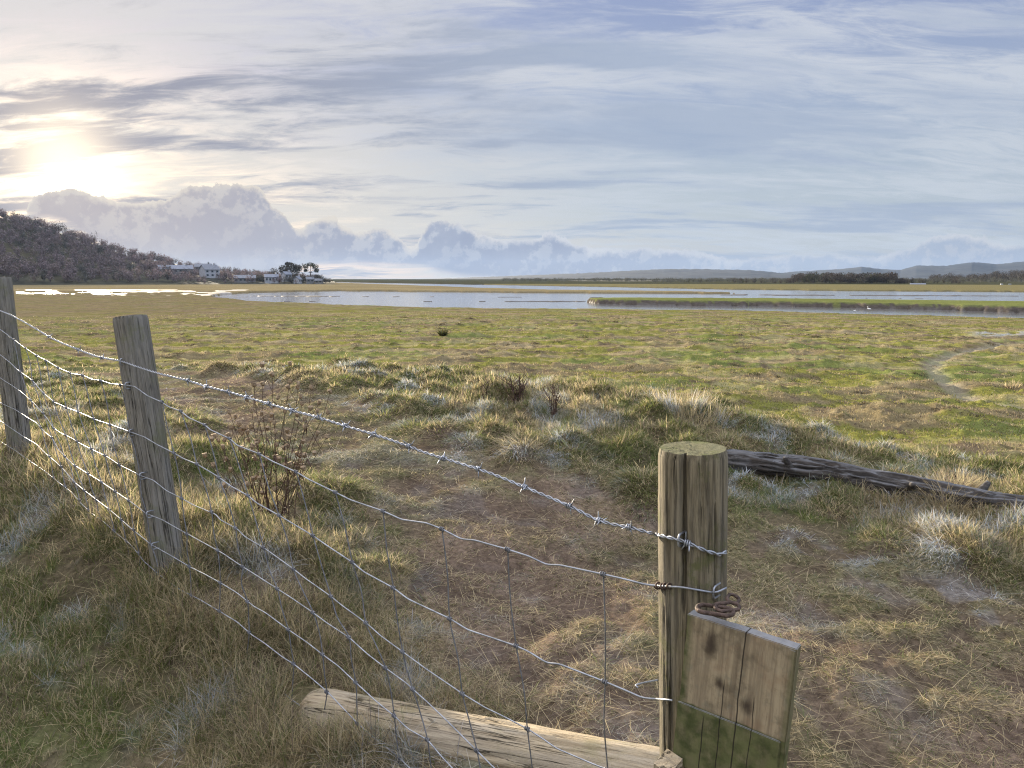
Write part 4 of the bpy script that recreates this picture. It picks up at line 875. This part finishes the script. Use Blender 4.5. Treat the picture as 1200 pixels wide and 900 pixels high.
# houses
WHITE = simple_mat('white_render', (.36, .37, .39), .8, 0, 1.5, .15); CREAM = simple_mat('grey_render', (.18, .18, .18), .8, 0, 1.5, .2); SLATE = simple_mat('slate_roof', (.16, .17, .19), .6, 0, 2., .25); PALE_ROOF = simple_mat('pale_metal_roof', (.17, .185, .22), .5, 0, 2., .15)
GLASS = simple_mat('window_glass', (.04, .05, .06), .15, 0, 2., .1)
def house(name, label, cat, px, py, r, w_px, h_px, roof_px, wall, roof, yaw=0., gable=True, nwin=3, storeys=2, group='houses on the point', chimney=True):
    k = r/FPX; w = w_px*k; h = h_px*k; rf = roof_px*k; d = min(w*.7, 9.); p = xy_at(px, r); z = float(z_at(py, r)); root = empty(name, (float(p[0]), float(p[1]), z), label, cat, group)
    root.rotation_euler = (0, 0, -math.atan2(p[0], p[1])+yaw); bpy.context.view_layer.update()
    def put(nm, V, F, mat, par=root): return link(nm, mesh_np(nm, V, F, mat, None, False), par)
    V, F = box_geo((-w/2, -d/2, -2.), (w/2, d/2, h))
    if gable: V = np.concatenate([V, [[-w/2, 0, h+rf*.94], [w/2, 0, h+rf*.94]]]); T = np.array([(4, 6, 8), (5, 9, 7)])
    else: T = np.zeros((0, 3), int)
    put('wall', V, [F, T], wall)
    e = .35; RV = []
    for s in (-1, 1):
        RV += [[-w/2-e, s*(d/2+e), h-.15], [w/2+e, s*(d/2+e), h-.15], [w/2+e, 0, h+rf], [-w/2-e, 0, h+rf]]
    RV = np.array(RV+[[a, b, c+.22] for a, b, c in RV]); Fq = []
    for q in (0, 4): Fq += [(q, q+1, q+2, q+3), (q+8, q+9, q+10, q+11), (q, q+1, q+9, q+8), (q+1, q+2, q+10, q+9), (q+2, q+3, q+11, q+10), (q+3, q, q+8, q+11)]
    ro = put('roof', RV, [np.array(Fq)], roof)
    if chimney:
        V, F = box_geo((w*.3, -.5, h+rf*.4), (w*.3+.9, .5, h+rf+1.1)); put('chimney', V, [F], wall, ro)
    for st in range(storeys):
        for i in range(nwin):
            x = -w/2+w*(i+.5)/nwin; ww = min(1.3, w/nwin*.5); z0 = h*(st+.3)/storeys; z1 = h*(st+.78)/storeys
            V, F = box_geo((x-ww/2, -d/2-.06, z0), (x+ww/2, -d/2+.05, z1)); put('window', V, [F], GLASS)
    return root
house('long_house', 'long low pale building with a broad grey roof, leftmost of the buildings on the point', 'building', 206, 321, 520, 34, 4.5, 4, CREAM, PALE_ROOF, .05, True, 7, 1)
house('white_house', 'tall white gabled house right of the long low building', 'house', 246, 325, 500, 17, 8, 5, WHITE, SLATE, .5, True, 3, 2)
house('grey_house', 'small house with white end wall behind the tall white gabled house', 'house', 239, 318, 540, 16, 4, 3.2, CREAM, SLATE, -.2, True, 3, 1)
house('long_house', 'long grey house low by the shore, middle of the row of buildings', 'house', 287, 330, 455, 22, 4, 3, CREAM, SLATE, 0, True, 5, 1)
house('white_house', 'wide white house with large windows below the small round tree', 'house', 318, 330, 450, 14, 5, 3, WHITE, PALE_ROOF, .1, True, 4, 1)
house('white_house', 'white gabled house high up under the broadest tree', 'house', 336, 326, 462, 9, 4, 3, WHITE, PALE_ROOF, .7, True, 2, 1)
house('white_house', 'white cottage with its gable to the shore, right of the gabled house higher up', 'house', 349, 331, 446, 9, 3.6, 3, WHITE, PALE_ROOF, 1.2, True, 2, 1)
house('grey_house', 'grey cottage below the umbrella pine', 'house', 363, 330.5, 447, 8, 3.2, 2.4, CREAM, SLATE, .2, True, 2, 1)
house('grey_house', 'last low grey house before the tip of the point', 'house', 374, 331.4, 442, 8, 2.6, 2, CREAM, SLATE, -.3, True, 2, 1)
house('farm_shed', 'low farm shed with pale bluish roof, left of a second shed', 'shed', 1076, 335.6, 430, 13, 2.2, 1.7, CREAM, PALE_ROOF, .1, True, 2, 1, 'far farm buildings', False)
house('farm_shed', 'longer pale roofed farm shed, right of the first shed', 'shed', 1089, 336, 425, 11, 1.5, 1.4, CREAM, PALE_ROOF, -.1, True, 2, 1, 'far farm buildings', False)
house('white_house', 'small white far house at the foot of the right hillside', 'house', 1171, 337.4, 420, 5, 2, 1.6, WHITE, SLATE, .3, True, 2, 1, 'far farm buildings')
house('white_house', 'tiny white far house, rightmost in the picture', 'house', 1181, 337, 424, 4, 1.8, 1.4, WHITE, SLATE, -.4, True, 1, 1, 'far farm buildings')
# birds
FEATHER = simple_mat('white_feathers', (.78, .78, .76), .7, 0, 8, .1); BEAK = simple_mat('beak_and_legs', (.25, .18, .06), .6)
def bird(name, label, cat, px, py, size, yaw, neck, z=0.02):
    r = 900*(3-z)/(py-HOR); p = xy_at(px, r); root = empty(name, (float(p[0]), float(p[1]), z), label, cat); root.rotation_euler = (0, 0, yaw); bpy.context.view_layer.update(); s = size
    mb = MB(); lg = .32*s if neck else .12*s
    P = np.array([(-.45, 0, lg+.10), (-.3, 0, lg+.13), (-.1, 0, lg+.16), (.1, 0, lg+.18), (.2, 0, lg+.22), (.22 if neck else .25, 0, lg+(.42 if neck else .28)), (.26, 0, lg+(.55 if neck else .32)), (.33, 0, lg+(.57 if neck else .33))])*np.array([s, s, 1]); P[:, 2] = lg+(P[:, 2]-lg)*s
    V, F, T = tube_geo(resample(P, .03*s), np.interp(np.linspace(0, 1, len(resample(P, .03*s))), [0, .1, .3, .5, .6, .75, .9, 1], np.array([.01, .06, .12, .12, .07, .035, .05, .02])*s), 10); mb.add(V, F, T)
    link('body', mb.mesh('body', FEATHER), root)
    h = P[-1]; mb = MB(); V, F, T = tube_geo(np.array([h, h+np.array([.12*s, 0, -.01*s])]), np.array([.016, .003])*s, 6); mb.add(V, F, T); link('beak', mb.mesh('beak', BEAK), root)
    for sy in (-.04, .04):
        mb = MB(); V, F, T = tube_geo(np.array([(0, sy*s, lg+.06*s), (.02*s, sy*s, lg*.5), (0, sy*s, -.02), (.06*s, sy*s, -.025)]), .011*s, 5); mb.add(V, F, T); link('leg', mb.mesh('leg', BEAK), root)
bird('egret', 'white egret standing under the mud cliff', 'bird', 1020.5, 361, .5, 2.2, True)
bird('gull', 'white gull at the water edge left of the egret', 'bird', 1004, 361.6, .38, .4, False)
bird('gull', 'white gull near the right edge, below the mud cliff', 'bird', 1186, 368.5, .38, 2.8, False)
# ------------------------------------------------------------------ sky, sun, air
def pxang(px, py):
    d = ray(px, py); d = d/np.linalg.norm(d); return math.atan2(d[0], d[1]), math.asin(d[2])
W = bpy.data.worlds.new('World'); scene.world = W; W.use_nodes = True; nt = NT(W.node_tree); nt.n.clear()
sky = nt.node('ShaderNodeTexSky', sky_type='NISHITA'); sky.sun_disc = False; sky.sun_elevation = SUN_EL; sky.sun_rotation = SUN_AZ; sky.altitude = 0; sky.dust_density = 1.2
d = nt.node('ShaderNodeTexCoord').outputs['Generated']; d = nt.vm('NORMALIZE', d); dx, dy, dz = nt.sep(d)
az = nt.m('ARCTAN2', dx, dy); el = nt.m('ARCSINE', dz); zc = nt.m('MAXIMUM', dz, 0.)
sd = np.array([math.sin(SUN_AZ)*math.cos(SUN_EL), math.cos(SUN_AZ)*math.cos(SUN_EL), math.sin(SUN_EL)])
cs = nt.vm('DOT_PRODUCT', d, tuple(sd)); ang = nt.m('ARCCOSINE', nt.m('MINIMUM', cs, .999999))
# high cloud sheets on a flat layer
den = nt.m('ADD', zc, .17); pxv = nt.m('DIVIDE', dx, den); pyv = nt.m('DIVIDE', dy, den); P = nt.comb(pxv, pyv, 0)
def streaks(rot, sx, sy, scale, detail, rough, dist, off=0.):
    mp = nt.node('ShaderNodeMapping'); mp.inputs['Rotation'].default_value = (0, 0, R(rot)); mp.inputs['Scale'].default_value = (sx, sy, 1); mp.inputs['Location'].default_value = (off, off*.7, 0); nt.put(mp.inputs[0], P)
    return nt.noise(mp.outputs[0], scale, detail, rough, dist)
warp = nt.noise(P, .55, 3, .5, 0, 1)
P = nt.vm('ADD', P, nt.vm('SCALE', nt.vm('SUBTRACT', warp, (.5, .5, .5)), scale=.55))
n1 = streaks(-30, .50, 1.1, 1.9, 10, .60, .25, 3.1); n2 = streaks(-10, .38, 1.2, 1.9, 10, .58, .3, 7.7); n3 = streaks(-48, .55, 1.7, 5.0, 11, .68, .6, 1.3)
left = nt.ss(az, .25, -.6); up_ = nt.ss(el, .05, .42)
cov = nt.m('ADD', nt.m('MULTIPLY', n1, .5), nt.m('MULTIPLY', n3, .5)); cov = nt.ss(cov, nt.m('SUBTRACT', .40, nt.m('MULTIPLY', left, .06)), .58)
blue = nt.mix(nt.ss(el, .02, .40), (4.9, 5.8, 7.0), (2.9, 3.6, 6.3))
blue = nt.mix(.25, blue, sky.outputs[0])
white = nt.mix(left, (6.0, 6.4, 7.1), (6.9, 6.7, 6.7)); white = nt.mix(nt.ss(el, .30, .05), white, nt.mix(nt.ss(az, -.25, .2), (6.7, 6.5, 6.1), (5.5, 6.1, 6.8)))
c = nt.mix(nt.m('MULTIPLY', cov, .9), blue, white)
grey = nt.ss(nt.m('ADD', nt.m('MULTIPLY', n2, .7), nt.m('MULTIPLY', n3, .3)), .47, .60); gamt = nt.m('MULTIPLY', grey, nt.m('ADD', .68, nt.m('MULTIPLY', left, .30)))
c = nt.mix(gamt, c, nt.mix(left, (3.2, 4.0, 5.5), (2.7, 2.75, 3.5)))
# aureole round the veiled sun
g1 = nt.m('EXPONENT', nt.m('MULTIPLY', nt.m('POWER', nt.m('DIVIDE', ang, R(2.9)), 2.), -1.)); g2 = nt.m('EXPONENT', nt.m('DIVIDE', ang, -R(6.0)))
veil = nt.m('SUBTRACT', 1., nt.m('MULTIPLY', grey, .35))
glow = nt.m('MULTIPLY', nt.m('ADD', nt.m('MULTIPLY', g1, 16.), nt.m('MULTIPLY', g2, 2.2)), veil)
c = nt.mix(1., c, nt.vm('SCALE', nt.comb(1., .80, .48), scale=glow), 'ADD')
# cumulus bank along the horizon
TOP = [(-200, 262), (-60, 262), (0, 262), (34, 252), (40, 231), (60, 224), (85, 222), (110, 229), (150, 236), (180, 235), (205, 223), (240, 217), (290, 218), (310, 226), (318, 240), (335, 252), (352, 268), (366, 257), (382, 252), (400, 258), (412, 271), (440, 269), (465, 274), (486, 292), (497, 269), (512, 260), (532, 258), (548, 266), (562, 275), (600, 280), (620, 281), (640, 272), (662, 280), (690, 290), (740, 291), (800, 291), (840, 297), (860, 303), (900, 300), (950, 295), (1000, 300), (1050, 295), (1085, 279), (1110, 273), (1150, 276), (1185, 282), (1230, 276), (1300, 290), (1400, 280)]
BOT = [(-200, 300), (0, 268), (34, 253), (60, 256), (85, 268), (110, 283), (140, 300), (200, 330), (330, 322), (372, 310), (430, 309), (488, 310), (520, 318), (560, 324), (700, 330), (1400, 335)]
a01 = nt.m('MULTIPLY', nt.m('ADD', az, 1.), .5)
def acurve(pts): return nt.m('MULTIPLY', nt.curve(nt.m('ADD', a01, nt.m('MULTIPLY', nt.m('SUBTRACT', wa, .5), .012)), [((pxang(x, y)[0]+1)/2, max(0., pxang(x, y)[1])*5) for x, y in pts]), .2)
wa = nt.noise(d, 34., 5, .6); wb = nt.noise(d, 42., 8, .68); wbig = nt.noise(d, 16., 5, .6)
billow = nt.m('MULTIPLY', nt.m('SUBTRACT', wb, .5), .026)
ct, cb_ = acurve(TOP), acurve(BOT)
ed = nt.m('ADD', el, billow)
soft = nt.ss(az, -.1, .35, .0014, .005)
al = nt.m('MULTIPLY', nt.ss(nt.m('SUBTRACT', ct, ed), 0., soft), nt.ss(nt.m('SUBTRACT', el, cb_), -.006, .006))
al = nt.m('MULTIPLY', al, nt.ss(az, .0, .35, 1., .88))
depth = nt.m('SUBTRACT', ct, ed); rim = nt.ss(nt.m('ADD', depth, nt.m('MULTIPLY', nt.m('SUBTRACT', wbig, .5), .03)),   .011, .0)
body = nt.mix(nt.ss(az, -.55, -.05), (4.6, 4.1, 4.2), (3.1, 3.5, 4.7)); body = nt.mix(nt.ss(az, -.05, .4), body, (3.6, 4.3, 5.6))
wl2 = nt.noise(nt.vm('ADD', d, tuple(float(v) for v in (-.006, .002, .010))), 34., 7, .62); wl1 = nt.noise(d, 34., 7, .62); lit = nt.ss(nt.m('SUBTRACT', wl1, wl2), -.02, .09)
body = nt.mix(nt.m('MULTIPLY', nt.m('ADD', nt.m('MULTIPLY', lit, .75), nt.ss(wbig, .45, .65, 0, .25)), nt.ss(depth, .07, .0, .35, 1.)), body, nt.mix(nt.ss(az, -.5, 0.), (6.1, 5.6, 5.2), (5.0, 5.4, 6.2)))
body = nt.mix(nt.m('MULTIPLY', rim, .95), body, nt.mix(nt.ss(az, -.3, .1), (7.6, 6.9, 5.9), (6.3, 6.5, 6.9)))
body = nt.mix(1., body, nt.vm('SCALE', nt.comb(1., .86, .66), scale=nt.m('MULTIPLY', g2, .7)), 'ADD')
c = nt.mix(al, c, body)
c = nt.vm('SCALE', c, scale=.305)
# sky boosted overhead and behind, out of view, as added fill for the ground
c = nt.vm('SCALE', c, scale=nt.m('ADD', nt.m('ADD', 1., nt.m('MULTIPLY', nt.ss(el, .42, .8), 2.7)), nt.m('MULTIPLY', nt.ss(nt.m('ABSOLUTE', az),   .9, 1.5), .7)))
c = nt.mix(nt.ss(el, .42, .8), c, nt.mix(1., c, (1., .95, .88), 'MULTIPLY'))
below = nt.ss(el, -.02, 0.); c = nt.mix(below, (2.2, 2.2, 2.0), c)
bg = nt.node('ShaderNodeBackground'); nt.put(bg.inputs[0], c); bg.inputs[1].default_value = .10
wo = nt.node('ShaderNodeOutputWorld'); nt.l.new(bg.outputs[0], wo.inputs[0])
sl = bpy.data.lights.new('sun', 'SUN'); sl.energy = 5.0; sl.angle = R(1.2); sl.color = (1., .86, .66); so = bpy.data.objects.new('sun', sl); COL.objects.link(so)
so.rotation_euler = Vector(tuple(sd)).to_track_quat('Z', 'Y').to_euler(); so.location = (0, 0, 60)
HAZE = True
if HAZE:
    mh, ht, ho = new_mat('haze_air'); v = ht.node('ShaderNodeVolumePrincipled'); v.inputs['Density'].default_value = .00006; v.inputs['Anisotropy'].default_value = .22; v.inputs['Color'].default_value = (.26, .365, .545, 1); ht.l.new(v.outputs[0], ho.inputs[1])
    V, F = box_geo((-6450, -6450, -3.), (6450, 6450, 150.)); tag(link('haze', mesh_np('haze', V, [F], mh, None, False)), 'thin haze over the estuary', 'haze', kind='stuff')
scene.view_settings.view_transform = 'Standard'; scene.view_settings.look = 'None'; scene.view_settings.gamma = 1; scene.view_settings.use_curve_mapping = False; scene.view_settings.exposure = 1.75
cy = scene.cycles; cy.use_denoising = True; cy.denoising_prefilter = 'NONE'; cy.denoising_input_passes = 'RGB_ALBEDO_NORMAL'; cy.filter_width = 1.15; cy.max_bounces = 6; cy.diffuse_bounces = 3; cy.glossy_bounces = 3; cy.transmission_bounces = 4; cy.volume_bounces = 0; cy.transparent_max_bounces = 8
cy.use_adaptive_sampling = True; cy.adaptive_threshold = .01; cy.caustics_reflective = False; cy.caustics_refractive = False
